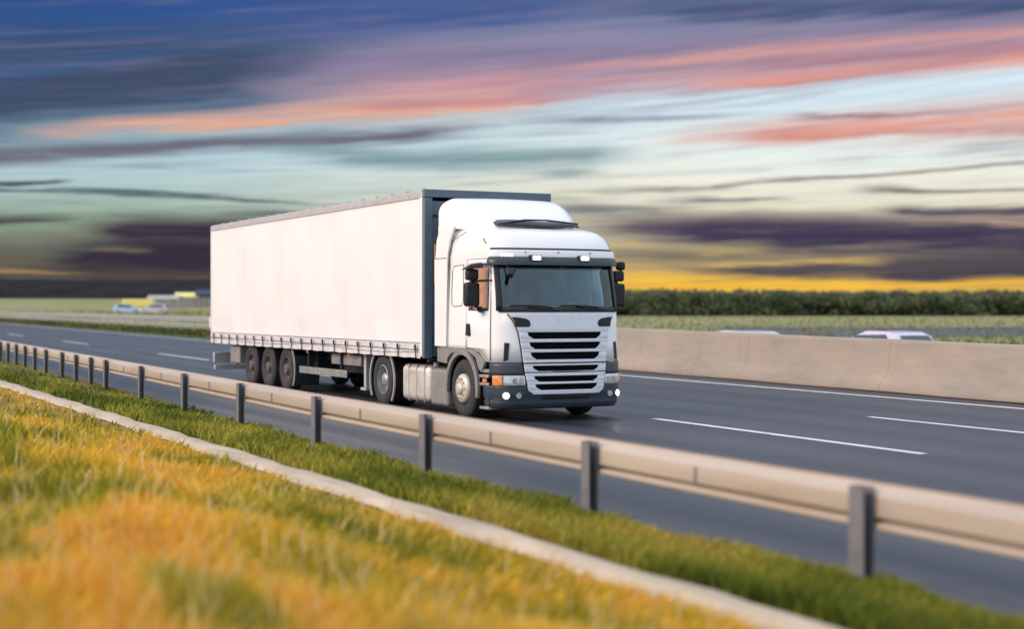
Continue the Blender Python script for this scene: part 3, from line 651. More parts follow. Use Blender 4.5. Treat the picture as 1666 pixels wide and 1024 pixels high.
for sg in (-1, 1):                                       # slanted ends of each slot
    for (zt, zb, w) in slots:
        zz = [zb, zb + (zt - zb) * .5, zt]; ww = [w - .10, w - .015, w]
        L = [(z, sg * a, sg * gw(z)) if sg > 0 else (z, -gw(z), -a) for z, a in zip(zz, ww)]
        spatch('grille_cheek', 'grille_white_shaded', L, .033, .03, 5, bevel=.004)
    # black intake ears under the windscreen
    L = [(1.565, .66, .885), (1.60, .63, .895), (1.66, .64, .905), (1.70, .70, .93), (1.725, .86, .95)]
    spatch('air_intake', 'black_plastic', [(z, a * sg, c * sg) if sg > 0 else (z, -c, -a) for z, a, c in L], .046, .012, 6, bevel=.003)
    # seam between the grille and the corner panel
    b = MB(); b.tube([S(sg, vy(gw(z) + .012, z), z, .006) for z in [.98 + .08 * i for i in range(11)]], .008, 6); b.build('panel_seam', 'rubber', T)
    # corner vane slot
    patch('corner_vent', 'black_plastic', [(sg * .735, 1.02), (sg * .79, 1.00), (sg * .775, 1.31), (sg * .715, 1.30)], .006, .015, nu=4, nv=6, bevel=.003)
    # band under the cab, headlamp, side marker
    patch('corner_band', 'bumper_plastic', [(sg * vy(gw(.78) + .01, .78), .775), (sg * 1.02, .775), (sg * 1.02, .972), (sg * vy(gw(.97) + .01, .97), .972)], .0, .03, nu=10, nv=4)
    h = patch('headlight', 'lens_clear', [(sg * vy(.74, .7), .605), (sg * .79, .605), (sg * .79, .768), (sg * vy(.76, .7), .768)], .014, .03, nu=10, nv=3, bevel=.004)
    for yy in (.82, .92):
        c = Vector(S(sg, vy(yy, .69), .69, .03)); MB().tube([c - Vector((.02, 0, 0)), c + Vector((.012, 0, 0))], .045, 16).build('reflector', 'chrome', h)
    patch('indicator_lamp', 'lens_amber', [(sg * .80, .605), (sg * .94, .605), (sg * .94, .768), (sg * .80, .768)], .014, .03, nu=6, nv=3, bevel=.004)
    for yy, mm, rr in ((1.04, 'lamp_lit', .060), (.86, 'lens_clear', .036)):
        c = Vector(S(sg, vy(yy, .44), .44, .012)); nrm = (Vector(S(sg, vy(yy, .44), .44, .1)) - c).normalized()
        if yy < 1: nrm = Vector((1, 0, 0))
        fl = MB().tube([c - nrm * .04, c + nrm * .012], rr + .014, 18).build('fog_lamp', 'chrome', T)
        MB().tube([c + nrm * .0125, c + nrm * .018], rr, 24).build('lens', 'lens_clear', fl, smooth=True)
        if yy > 1: MB().tube([c + nrm * .018, c + nrm * .030], rr * .74, 24, rad=[rr * .80, rr * .66]).build('bulb', mm, fl, smooth=True)
    MB().tube([S(sg, .60 + .045 * i, .775, .005) for i in range(10)], .006, 6).build('panel_seam', 'rubber', T)
# plain seams across the nose
MB().tube([S(1 if y >= 0 else -1, vy(y, .976), .976, .01) for y in [-.78 + .13 * i for i in range(13)]], .007, 6).build('panel_seam', 'rubber', T)
# bumper
def bump_rows():
    vs = []; fs = []; zs = [.215, .235, .27, .33, .36, .42, .5, .57, .598]; vv = [-1.3, -1.15, -1.03] + [-1 + .05 * i for i in range(41)] + [1.03, 1.15, 1.3]
    for z in zs:
        for v in vv:
            p = S(1 if v >= 0 else -1, min(abs(v), 1), z, .012 - (.02 if .335 < z < .365 else 0)); p = (p[0] - max(0, abs(v) - 1) * .9, p[1], p[2]); vs.append(p)
    n = len(vv)
    for j in range(len(zs) - 1):
        for i in range(n - 1):
            yc = abs(vs[j * n + i][1] + vs[j * n + i + 1][1]) / 2
            if zs[j] > .45 and yc < .60: continue
            fs.append((j * n + i, j * n + i + 1, (j + 1) * n + i + 1, (j + 1) * n + i))
    return MB().add(vs, fs)
bp = bump_rows().build('bumper', 'bumper_plastic', T, smooth=True); k = bp.modifiers.new('thick', 'SOLIDIFY'); k.thickness = .04; k.offset = -1
spatch('number_plate_recess', 'black_plastic', [(.375, -.42, .42), (.455, -.46, .46)], .018, .014, 10)
# white brow above the windscreen, marker lights, dark visor, two lit roof lamps
patch('brow_seam', 'rubber', [(-.93, 2.845), (.93, 2.845), (.93, 2.872), (-.93, 2.872)], .004, .012, nu=40, nv=1)
vs = []; fs = []; nn = 44
rows = [(2.715, .03), (2.70, .09), (2.66, .12), (2.61, .13), (2.585, .125), (2.595, .11), (2.64, .09), (2.69, .02)]
for z, o in rows:
    for i in range(nn + 1):
        v = -.99 + 1.98 * i / nn; q = max(0, (abs(v) - .7) / .29); vs.append(S(1 if v >= 0 else -1, min(1, abs(v)), z, .005 + (o - .005) * (1 - .55 * q * q)))
for j in range(len(rows)):
    for i in range(nn): j2 = (j + 1) % len(rows); fs.append((j * (nn + 1) + i, j * (nn + 1) + i + 1, j2 * (nn + 1) + i + 1, j2 * (nn + 1) + i))
fs.append(tuple(j * (nn + 1) for j in range(len(rows)))); fs.append(tuple(j * (nn + 1) + nn for j in range(len(rows)))[::-1])
MB().add(vs, fs).build('sun_visor', 'bumper_plastic', T, smooth=True)
patch('roof_brow', 'white_paint', [(-.985, 2.715), (.985, 2.715), (.96, 2.835), (-.96, 2.835)], .03, .05, nu=40, nv=4, bevel=.01)
for y in (-.47, .44):
    v = vy(y, 2.72); c = Vector(S(1 if y > 0 else -1, v, 2.72, .02))
    l = MB().box(c.x, c.x + .12, y - .10, y + .10, 2.655, 2.755).build('roof_lamp', 'black_plastic', T, bevel=.012)
    MB().box(c.x + .121, c.x + .126, y - .09, y + .09, 2.664, 2.747).build('lens', 'lens_clear', l, bevel=.002)
    MB().box(c.x + .127, c.x + .134, y - .062, y + .062, 2.678, 2.735).build('bulb', 'lamp_lit', l, bevel=.0032, seg=3)
for k_ in range(4):
    y = -1.02 + .052 * k_; c = Vector(S(-1, vy(y, 2.745), 2.745, .062)); MB().box(c.x - .02, c.x + .006, y - .018, y + .018, 2.722, 2.765).build('marker_light', 'lamp_soft', T, bevel=.003)
for y in (-.62, -.02, .6):
    c = S(1 if y > 0 else -1, vy(y, 2.80), 2.80, .06); MB().tube([c, (c[0] + .012, c[1], c[2])], .012, 8).build('washer_jet', 'black_plastic', T)
# roof: dark spoiler slat and tall air deflector
st = [(-.98, .62, 3.22, 3.262), (-1.10, .80, 3.22, 3.35), (-1.3, .97, 3.22, 3.48), (-1.55, 1.07, 3.23, 3.61), (-1.8, 1.14, 3.25, 3.71), (-2.05, 1.175, 3.27, 3.78), (-2.25, 1.19, 3.29, 3.815), (-2.40, 1.18, 3.31, 3.80)]
vs = []; fs = []; NS = 24
for x, w, zb, zt in st:
    hh = zt - zb; ry = min(.30, hh * .75); rz = min(.26, hh * .8)
    ring = [(-w, zb)] + [(-w + ry * (1 - math.cos(a)), zt - rz + rz * math.sin(a)) for a in [i * math.pi / 2 / 8 for i in range(9)]]
    mid = [(-w + ry + (2 * w - 2 * ry) * i / 6, zt + .015 * math.sin(math.pi * i / 6)) for i in range(1, 6)]
    ring = ring + mid + [(-a, c) for a, c in ring[::-1]]
    vs += [(x, a, c) for a, c in ring]
m_ = len(ring)
for i in range(len(st) - 1):
    for j in range(m_ - 1): fs.append((i * m_ + j, i * m_ + j + 1, (i + 1) * m_ + j + 1, (i + 1) * m_ + j))
    fs.append((i * m_ + m_ - 1, i * m_, (i + 1) * m_, (i + 1) * m_ + m_ - 1))
fs.append(tuple(range(m_))); fs.append(tuple((len(st) - 1) * m_ + j for j in range(m_))[::-1])
MB().add(vs, fs).build('roof_deflector', 'white_paint', T, smooth=True)
b = MB()
def hatch(u, v):
    y = -.74 + 1.66 * u; x = -.80 - .38 * abs(y - .0) ** 2 * .9 - .22 * v; return (x, y, 3.285 + .08 * v + .012 * math.sin(u * 9))
b.grid(hatch, 20, 3); o = b.build('roof_hatch', 'bumper_plastic', T, smooth=True); k = o.modifiers.new('t', 'SOLIDIFY'); k.thickness = .035; k.offset = 0
MB().tube([(-.82, -.75, 3.30), (-.98, -.2, 3.385), (-.92, .2, 3.385), (-1.0, .85, 3.34)], .016, 6).build('antenna_bar', 'black_plastic', T)
# side wind fairing behind the door, and doors
for sg in (-1, 1):
    pl = [(-1.93, 1.20), (-2.44, 1.20), (-2.44, 2.74), (-2.40, 2.78), (-2.36, 3.05), (-2.28, 3.18), (-2.28, 3.32), (-1.60, 3.28), (-1.78, 3.05), (-1.90, 2.76)]
    y0, y1 = (1.205, 1.245); MB().prism_y(pl, sg * y0, sg * y1).build('side_fairing', 'white_paint', T, bevel=.012)
    MB().box(-2.452, -2.441, sg * 1.15, sg * 1.243, 2.3, 3.0).build('side_reflector', 'orange_reflector', T)
    MB().tube([(-2.44, sg * 1.248, 2.745), (-1.93, sg * 1.248, 2.745)], .006, 6).build('panel_seam', 'rubber', T)
    # door leaf: a patch with window hole
    d = MB(); X = [-.30, -.345, -.8, -1.10, -1.20]; Z = [1.0, 1.2, 1.5, WZ0, 2.2, WZ1 + .02, 2.68]
    vs = []; fs = []
    for z in Z:
        for x in X:
            xx = x; zz = z
            if z == 1.0: zz = 1.0 + (.0 if x > -.45 else .04 if x > -.6 else .2)
            vs.append(S(sg, vx(xx, zz), zz, .008))
    for j in range(len(Z) - 1):
        for i in range(len(X) - 1):
            if 3 <= j < 5 and 1 <= i < 3: continue
            fs.append((j * 5 + i, j * 5 + i + 1, (j + 1) * 5 + i + 1, (j + 1) * 5 + i))
    d.add(vs, fs); door = d.build('door', 'white_paint', T, smooth=True); k = door.modifiers.new('t', 'SOLIDIFY'); k.thickness = .02; k.offset = 0
    MB().grid(lambda u, w: S(sg, vx(-.335 - .775 * u, 2.2), WZ0 - .005 + (WZ1 + .03 - WZ0) * w, -.01), 6, 6).build('window', 'side_glass', door)
    fr = [(-.36, WZ0 + .01), (-1.09, WZ0 + .01), (-1.09, WZ1), (-.36, WZ1), (-.36, WZ0 + .01)]
    MB().tube([S(sg, vx(x, z), z, .016) for x, z in fr], .012, 6).build('window_seal', 'rubber', door)
    MB().prism_y([(-1.0, 1.41), (-1.15, 1.41), (-1.12, 1.61), (-1.04, 1.61)], sg * 1.20, sg * 1.252).build('handle', 'black_plastic', door, bevel=.008)
    se = [(-.285, 1.0), (-.285, 1.4), (-.285, WZ0), (-.29, 2.3), (-.31, 2.66), (-.5, 2.70), (-1.22, 2.70), (-1.22, 1.23)]
    MB().tube([S(sg, vx(x, z), z, .006) for x, z in se], .0045, 6).build('door_seam', 'rubber', T)
    se = [(-1.91, 1.2), (-1.91, 2.0), (-1.90, 2.55), (-1.86, 2.85), (-1.74, 3.02), (-1.55, 3.12), (-1.35, 3.18)]
    MB().tube([(x, S(sg, 1.6, z)[1] + sg * .046 if z < 3.05 else S(sg, 1.4, z)[1] + sg * .02, z) for x, z in se], .0045, 6).build('panel_seam', 'rubber', T)
    # blanked rear side window outline and roof-side grab mark
    se = [(-1.36, 1.95), (-1.40, 2.1), (-1.42, 2.5), (-1.36, 2.62), (-1.24, 2.64)]
    se = [(-1.78, 1.95), (-1.80, 2.1), (-1.80, 2.5), (-1.74, 2.60), (-1.36, 2.62), (-1.34, 1.98), (-1.4, 1.92), (-1.72, 1.90), (-1.78, 1.95)]
    MB().tube([S(sg, vx(x, z), z, .008) for x, z in se], .006, 6).build('side_pane_seal', 'grey_plastic', T)
    MB().tube([S(sg, 1.02, 3.04, .012), S(sg, 1.02, 2.98, .02), S(sg, .98, 2.955, .015)], .007, 6).build('grab_hook', 'black_plastic', T)
    # mirrors
    my = sg * 1.40
    mr_ = MB().box(-.66, -.50, my - .125, my + .125, 1.90, 2.30).build('side_mirror', 'black_plastic', T, bevel=.045, seg=3)
    MB().box(-.668, -.661, my - .10, my + .10, 1.94, 2.26).build('mirror_glass', 'chrome', mr_)
    m2 = MB().box(-.64, -.50, my - .105, my + .105, 2.335, 2.52).build('side_mirror', 'black_plastic', T, bevel=.04, seg=3)
    MB().box(-.648, -.641, my - .08, my + .08, 2.36, 2.49).build('mirror_glass', 'chrome', m2)
    if sg < 0:
        MB().add([(-.48, my - .16, 2.52), (-.30, my + .10, 2.54), (-.70, my + .12, 2.54), (-.74, my - .14, 2.50), (-.46, my - .06, 2.60), (-.36, my + .10, 2.63), (-.64, my + .12, 2.61), (-.64, my - .05, 2.58)],
                 [(0, 1, 2, 3), (7, 6, 5, 4), (0, 4, 5, 1), (1, 5, 6, 2), (2, 6, 7, 3), (3, 7, 4, 0)]).build('kerb_mirror', 'black_plastic', T, bevel=.025)
        MB().tube([(-.12, -.98, 2.56), (.06, -1.0, 2.47)], .018, 8).build('mirror_arm', 'black_plastic', T)
        MB().tube([(.0, -.93, 2.50), (.10, -1.02, 2.40)], .05, 12).build('front_mirror', 'black_plastic', T, smooth=True)
        MB().tube([(-.55, -1.24, 1.84), (-.52, -1.28, 1.86)], .05, 12).build('mirror_foot', 'black_plastic', T)
    else:
        MB().tube([(-.56, my + .04, 2.50), (-.54, my + .06, 2.56)], .02, 8).build('mirror_arm', 'black_plastic', T)
        MB().box(-.62, -.48, my - .03, my + .12, 2.53, 2.68).build('kerb_mirror', 'black_plastic', T, bevel=.045, seg=3)
    MB().tube([(-.58, my, 2.315), (-.50, sg * 1.22, 2.33), (-.30, sg * 1.165, 2.33)], .018, 8).build('mirror_bracket', 'black_plastic', T)
    MB().tube([(-.58, my, 1.93), (-.50, sg * 1.25, 1.86), (-.34, sg * 1.175, 1.86)], .022, 8).build('mirror_bracket', 'black_plastic', T)
# interior: floor, dash, seats, steering wheel, added sheet imitating a sunset reflection
b = MB(); b.box(-2.15, -.15, -1.12, 1.12, 1.20, 1.28); b.box(-2.15, -2.12, -1.12, 1.12, 1.28, 3.1); b.build('cab_interior', 'interior', T)
MB().prism_y([(-.12, 1.28), (-.12, 1.80), (-.30, 1.86), (-.55, 1.84), (-.62, 1.70), (-.55, 1.28)], -1.10, 1.10).build('dashboard', 'interior', T, bevel=.04)
for y in (-.62, .55):
    s = MB().box(-1.45, -.92, y - .26, y + .26, 1.50, 1.66).build('seat', 'seat_cloth', T, bevel=.05)
    MB().prism_y([(-1.42, 1.66), (-1.58, 2.38), (-1.45, 2.40), (-1.30, 1.66)], y - .25, y + .25).build('backrest', 'seat_cloth', s, bevel=.05)
    MB().box(-1.60, -1.48, y - .13, y + .13, 2.42, 2.60).build('headrest', 'seat_cloth', s, bevel=.04)
    MB().box(-1.35, -1.05, y - .15, y + .15, 1.28, 1.5).build('seat_base', 'interior', s)
b = MB(); cx, cy, cz = -.72, .55, 1.92; ax = Vector((.5, 0, -.87)); e1 = Vector((0, 1, 0)); e2 = Vector((.87, 0, .5))
b.tube([Vector((cx, cy, cz)) + (e1 * math.cos(t) + e2 * math.sin(t)) * .22 for t in [i * math.pi / 12 for i in range(25)]], .016, 8)
for t in (0, math.pi, -math.pi / 2): b.tube([(cx, cy, cz), Vector((cx, cy, cz)) + (e1 * math.cos(t) + e2 * math.sin(t)) * .22], .016, 6)
b.tube([(cx, cy, cz), (cx + .15, cy, cz - .3)], .04, 8); b.build('steering_wheel', 'black_plastic', T)
b = MB(); b.grid(lambda u, v: (-.50 - 1.35 * u, -1.09 + .03 * math.sin(u * 70), 1.80 + .85 * v), 90, 3); b.build('reflection_sheet', 'tan_reflection', T, smooth=True)  # added pleated sheet inside the near window, coloured like reflected sunset

# wheels
def wheel(x, kind, sg=-1, yf=1.20, name='wheel'):
    w = bpy.data.objects.new(name, None); C.objects.link(w); w.parent = T; w.location = (x, 0, 0); r = .50
    prof = [(.0 + a, b) for a, b in ((.035, .275), (.012, .30), (.0, .36), (.004, .43), (.022, .475), (.045, .497), (.06, .5), (.075, .5), (.078, .488), (.088, .488), (.091, .5), (.14, .502), (.143, .488), (.155, .488), (.158, .502), (.21, .5), (.213, .488), (.223, .488), (.226, .5), (.25, .497), (.275, .475), (.295, .43), (.30, .36), (.285, .29), (.26, .275))]
    width = .30 if kind != 'drive' else .30
    def L(prof): return [(sg * (yf - a), b) for a, b in prof]
    MB().lathe_y(L(prof), 0, 0, r, 56).build('tyre', 'tyre', w, smooth=True)
    if kind == 'drive': MB().lathe_y(L([(a + .33, b) for a, b in prof]), 0, 0, r, 40).build('tyre', 'tyre', w, smooth=True)
    if kind == 'front':
        rp = [(.06, .258), (.03, .258), (-.01, .245), (-.035, .215), (-.042, .175), (-.044, .13), (-.030, .122), (-.030, .112), (-.07, .10), (-.085, .08), (-.088, 0)]
        m = 'rim_cream'
    elif kind == 'drive':
        rp = [(.05, .285), (.02, .285), (.015, .272), (.10, .262), (.17, .255), (.185, .20), (.17, .17), (.175, .15), (.10, .14), (.05, .12), (.04, .09), (.035, 0)]
        m = 'rim_silver'
    else:
        rp = [(.05, .285), (.02, .285), (.018, .27), (.09, .262), (.12, .25), (.13, .22), (.10, .175), (.09, .15), (.07, .145), (.03, .12), (.0, .11), (-.01, .08), (-.012, 0)]
        m = 'rim_rust'
    MB().lathe_y(L(rp), 0, 0, r, 40).build('rim', m, w, smooth=True)
    if kind == 'front': MB().lathe_y(L([(.05, .285), (.025, .285), (.025, .272), (.075, .265), (.075, .25)]), 0, 0, r, 40).build('rim_edge', 'dark_metal', w, smooth=True)
    b = MB(); rb = .17 if kind != 'drive' else .168
    yb = {'front': -.03, 'drive': .165, 'trailer': .085}[kind]
    for k in range(10):
        t = k * math.pi / 5; b.tube([(rb * math.cos(t), sg * (yf - yb), r + rb * math.sin(t)), (rb * math.cos(t), sg * (yf - yb + .03), r + rb * math.sin(t))], .016, 6)
    b.build('wheel_nut', m if kind != 'front' else 'rim_silver', w)
    if kind != 'front':
        b = MB()
        for k in range(8):
            t = (k + .5) * math.pi / 4; c = (.22 * math.cos(t), r + .22 * math.sin(t)); yb2 = {'drive': .176, 'trailer': .118}[kind]
            b.tube([(c[0], sg * (yf - yb2 + .004), c[1]), (c[0], sg * (yf - yb2 - .006), c[1])], .026, 10)
        b.build('rim_hole', 'dark_metal', w)
    return w
for sg in (-1, 1):
    wheel(-1.36, 'front', sg); wheel(-4.98, 'drive', sg, 1.22)
    for x in (-10.75, -12.06, -13.37): wheel(x, 'trailer', sg, 1.22)
b = MB()
for x in (-1.36, -4.98, -10.75, -12.06, -13.37): b.tube([(x, -1.0, .5), (x, 1.0, .5)], .07, 10)
b.build('axle', 'dark_metal', T)
# tractor chassis, tanks, mudguards, steps
b = MB()
for y in (-.42, .42): b.box(-6.1, -.15, y - .04, y + .04, .62, .92)
b.box(-5.9, -.3, -.38, .38, .70, .80); b.box(-2.3, -.2, -.6, .6, .35, 1.15); b.tube([(-3.6, 0, 1.05), (-5.2, 0, 1.05)], .5, 4)
b.build('tractor_frame', 'dark_metal', T)
for sg in (-1, 1):
    def arc(x, r0, r1, a0, a1, ya, yb, n=18, z=.5, rz=1.):
        vs = []; fs = []
        for i in range(n + 1):
            t = R_(a0 + (a1 - a0) * i / n)
            for rr, y in ((r0, ya), (r1, ya), (r1, yb), (r0, yb)): vs.append((x + rr * math.cos(t), sg * y, z + rr * rz * math.sin(t)))
        for i in range(n):
            for j in range(4): fs.append((i * 4 + j, i * 4 + (j + 1) % 4, (i + 1) * 4 + (j + 1) % 4, (i + 1) * 4 + j))
        fs.append((0, 1, 2, 3)); fs.append((n * 4 + 3, n * 4 + 2, n * 4 + 1, n * 4)); return MB().add(vs, fs)
    # front arch: outer lip plus lining
    a = arc(-1.36, .575, .66, -12, 186, 1.235, 1.17).build('wheel_arch', 'grey_plastic', T, bevel=.01)
    arc(-1.36, .575, .59, -12, 186, 1.17, .80).build('arch_lining', 'black_plastic', a)
    # panel between arch and cab rear
    pl = [(-2.42, 1.19), (-2.42, .93), (-2.02, .90), (-1.99, 1.0), (-1.85, 1.08), (-1.6, 1.125), (-1.1, 1.125), (-.86, 1.04), (-.74, .86), (-.64, .80), (-.50, .975), (-.86, 1.17)]
    MB().prism_y(pl, sg * 1.14, sg * 1.20).build('side_panel', 'grey_plastic', T, bevel=.008)
    MB().tube([(-1.36, sg * 1.20, 1.135), (-1.36, sg * 1.225, 1.135)], .02, 10).build('arch_lamp', 'lamp_soft', T)
    # steps between arch and bumper
    s = MB().box(-.70, -.36, sg * .95, sg * 1.20, .19, .24).build('step', 'aluminium', T, bevel=.01)
    MB().box(-.70, -.36, sg * .92, sg * 1.19, .60, .625).build('step', 'bumper_plastic', T)
    MB().box(-.70, -.36, sg * .95, sg * 1.205, .715, .77).build('step_tread', 'aluminium', T, bevel=.01)
    MB().box(-.71, -.36, sg * .88, sg * .94, .2, .98).build('step_back', 'black_plastic', T)
    MB().box(-.70, -.36, sg * .94, sg * 1.18, .80, .86).build('step_shelf', 'grey_plastic', T, bevel=.01)
    MB().box(-.56, -.42, sg * 1.185, sg * 1.212, .635, .70).build('side_marker', 'lens_amber', T, bevel=.008)
    MB().box(-.70, -.36, sg * 1.15, sg * 1.20, .585, .635).build('step_edge', 'aluminium', T, bevel=.008)
    MB().box(-.46, -.36, sg * 1.10, sg * 1.19, .25, .585).build('bumper_end', 'bumper_plastic', T, bevel=.01)
    # box behind the arch and fuel tank
    MB().box(-2.72, -1.99, sg * .70, sg * 1.20, .15, .80).build('battery_box', 'grey_plastic', T, bevel=.06, seg=3)
    tk = MB().box(-4.08, -2.82, sg * .62, sg * 1.19, .17, .84).build('fuel_tank', 'tank_metal', T, bevel=.11, seg=5)
    for x in (-3.72, -3.36, -3.0): MB().add([], []).box(x - .022, x + .022, sg * .615, sg * 1.196, .164, .846).build('tank_strap', 'grey_plastic', tk, bevel=.11, seg=5)
    MB().tube([(-2.90, sg * 1.0, .83), (-2.90, sg * 1.0, .90)], .05, 14).build('fuel_cap', 'car_blue', tk)
    # drive axle guards
    for a0, a1 in ((-38, 62), (118, 212)):
        mg = arc(-4.98, .60, .615, a0, a1, 1.2, .62).build('mudguard', 'black_plastic', T); arc(-4.98, .598, .635, a0, a1, 1.225, 1.195).build('edge_strip', 'rail_grey', mg)
# trailer
TX0, TX1 = -2.90, -16.60; TZ0, TZ1 = .96, 4.0
b = MB(); b.box(TX1 + .04, TX0 - .04, -1.25, 1.25, 1.12, 1.24); b.build('trailer_floor', 'dark_metal', T)
def cur(sg):
    def P(u, v):
        x = TX1 + .07 + (TX0 - .10 - TX1 - .07) * u; z = 1.25 + 2.62 * v
        e = min(1, u * 14, (1 - u) * 14) * min(1, v * 6, (1 - v) * 5)
        bul = .004 * math.sin(x * 9.24) + .013 * math.sin(x * 1.9 + z * .3) + .008 * math.sin(x * 4.6 + 1) + .010 * math.sin(x * .8 + z * 1.4) + .018 * math.sin(math.pi * v)
        return (x, sg * (1.268 + bul * e), z)
    MB().grid(P, 150, 24).build('trailer_curtain', 'curtain', T, smooth=True)
    def Q(u, v):
        x = TX1 + .03 + (TX0 - .06 - TX1 - .03) * u; ph = ((x - TX1) / .68) % 1
        amp = (.014 * abs(math.sin(math.pi * ph)) + .006 * math.sin(x * 13 + v * 6)) * (1 - v * .8)
        return (x, sg * (1.272 + .02 * (1 - v) + amp), .965 + .29 * v + .012 * math.sin(math.pi * ph) * (1 - v))
    MB().grid(Q, 420, 6).build('curtain_skirt', 'skirt', T, smooth=True)
    b = MB(); b.tube([(TX1 + .04, sg * 1.285, 1.25), (TX0 - .05, sg * 1.285, 1.25)], .009, 6)
    b.build('skirt_hem', 'rail_grey', T)
    for zz, rr in ((1.135, .0075), (1.085, .005)):
        pts = []
        for i in range(81):
            x = TX1 + .1 + (TX0 - .2 - TX1) * i / 80; ph = ((x - TX1) / .68) % 1; pts.append((x, sg * 1.305, zz - .016 * math.sin(math.pi * ph) - (.03 if zz < 1.1 else 0) * math.sin(x * .9)))
        MB().tube(pts, rr, 5).build('tie_cord', 'grey_plastic', T)
for sg in (-1, 1): cur(sg)
st0 = MB(); st0.box(-.012, .012, -.012, 0, .965, 1.22)
s0 = st0.build('curtain_strap', 'black_plastic', T)
bk0 = MB().box(-.028, .028, -.028, -.004, 1.12, 1.21).build('buckle', 'dark_metal', s0, bevel=.006)
xs_ = [TX1 + .42 + .68 * i for i in range(19)] + [TX0 - .22]
for sg in (-1, 1):
    for i, x in enumerate(xs_):
        if sg == -1 and i == 0: s = s0
        else:
            s = s0.copy(); C.objects.link(s); s.parent = T; kk = bk0.copy(); C.objects.link(kk); kk.parent = s
        s.location = (x, sg * 1.312, 0); s.rotation_euler = (0, 0, 0 if sg < 0 else math.pi)
# roof, rails, bulkhead, rear
MB().box(TX1, TX0, -1.24, 1.24, 3.955, 3.985).build('trailer_roof', 'curtain', T)
for sg in (-1, 1):
    MB().prism_x([(sg * 1.22, 3.85), (sg * 1.292, 3.86), (sg * 1.292, 3.95), (sg * 1.25, 3.955), (sg * 1.25, 4.0), (sg * 1.20, 4.0)], TX1 + .02, TX0 - .01).build('roof_rail', 'rail_grey', T)
    MB().box(TX0 - .10, TX0 - .0, sg * 1.2, sg * 1.29, 1.0, 3.95).build('corner_post', 'curtain', T, bevel=.01)
    MB().box(TX1, TX1 + .08, sg * 1.2, sg * 1.285, 1.0, 3.95).build('corner_post', 'curtain', T, bevel=.01)
b = MB()
for i in range(18): x = TX1 + .9 + .75 * i; b.box(x, x + .05, -1.26, -1.2, 4.0, 4.022)
b.build('roof_roller', 'rail_grey', T)
MB().box(TX0, TX0 + .05, -1.27, 1.27, 1.0, 3.8).build('bulkhead', 'trailer_grey', T)
for y0, y1 in ((-1.285, -1.12), (1.12, 1.285)): MB().box(TX0 + .002, TX0 + .10, y0, y1, .97, 3.86).build('bulkhead_post', 'trailer_grey', T, bevel=.015)
MB().box(TX0 + .002, TX0 + .11, -1.285, 1.285, 3.862, 4.005).build('bulkhead_header', 'trailer_grey', T, bevel=.01)
MB().box(TX0 + .051, TX0 + .075, -1.118, 1.118, 3.52, 3.55).build('bulkhead_rib', 'dark_metal', T)
MB().box(TX0 + .03, TX0 + .12, -1.2, 1.2, .90, .968).build('bulkhead_sill', 'dark_metal', T)
MB().box(TX1 - .04, TX1, -1.27, 1.27, 1.0, 3.98).build('rear_doors', 'curtain', T)
b = MB()
for y in (-.5, .5): b.prism_y([(TX1 + .1, 1.12), (TX0 - .2, 1.12), (TX0 - .2, 1.0), (-6.6, .98), (-7.4, .72), (TX1 + .1, .72)], y - .05, y + .05)
for i in range(16): x = TX1 + .5 + .85 * i; b.box(x, x + .07, -1.22, 1.22, 1.03, 1.12)
b.box(-14.2, -9.9, -.75, .75, .45, .95); b.box(-8.8, -5.9, -.6, .6, .5, 1.0)
b.build('trailer_frame', 'dark_metal', T)
for sg in (-1, 1):
    MB().box(-9.85, -6.95, sg * 1.17, sg * 1.20, .45, .60).build('side_guard', 'aluminium', T, bevel=.006)
    b = MB()
    for x in (-9.4, -7.4): b.box(x, x + .07, sg * 1.10, sg * 1.169, .45, 1.02)
    b.build('guard_bracket', 'dark_metal', T)
    MB().box(-8.05, -6.35, sg * .72, sg * 1.12, .70, .93).build('storage_box', 'grey_plastic', T, bevel=.02)
    b = MB(); b.box(-6.22, -6.10, sg * .98, sg * 1.10, .30, 1.02); b.box(-6.30, -6.02, sg * .92, sg * 1.14, .24, .29)
    b.build('landing_leg', 'rail_grey', T)
    MB().box(-15.2, -14.4, sg * .68, sg * 1.18, .50, .93).build('pallet_box', 'grey_plastic', T, bevel=.03)
    for x in (-9.2, -6.7): MB().box(x, x + .09, sg * 1.24, sg * 1.262, .905, .945).build('marker_lamp', 'lens_amber', T)
    # guards over the trailer wheels
    for x in (-10.75, -12.06, -13.37):
        arc(x, .57, .585, 12, 78 if x != -10.75 else 78, 1.2, .9).build('mudguard', 'black_plastic', T)
    mg = arc(-10.75, .60, .615, -35, 30, 1.2, .62).build('mudguard', 'bumper_plastic', T); arc(-10.75, .598, .63, -35, 75, 1.22, 1.195).build('edge_strip', 'rail_grey', mg)
    tl = MB().box(TX1 - .02, TX1 + .12, sg * .75, sg * 1.22, .46, .72).build('rear_light', 'rail_grey', T, bevel=.01)
    MB().box(TX1 - .03, TX1 - .021, sg * .80, sg * 1.18, .50, .68).build('lens', 'lens_red', tl)
    MB().box(TX1 + .02, TX1 + .06, sg * .55, sg * .60, .3, .95).build('bumper_bracket', 'dark_metal', T)
MB().box(TX1 + .0, TX1 + .12, -1.2, 1.2, .28, .40).build('rear_underrun', 'rail_grey', T, bevel=.01)
MB().box(TX1 - .10, TX1 - .041, -1.30, -1.22, 1.35, 1.62).build('door_buffer', 'white_paint', T, bevel=.01)
for y in (-.35, .35): MB().box(-15.9, -15.88, y - .3, y + .3, .25, .8)

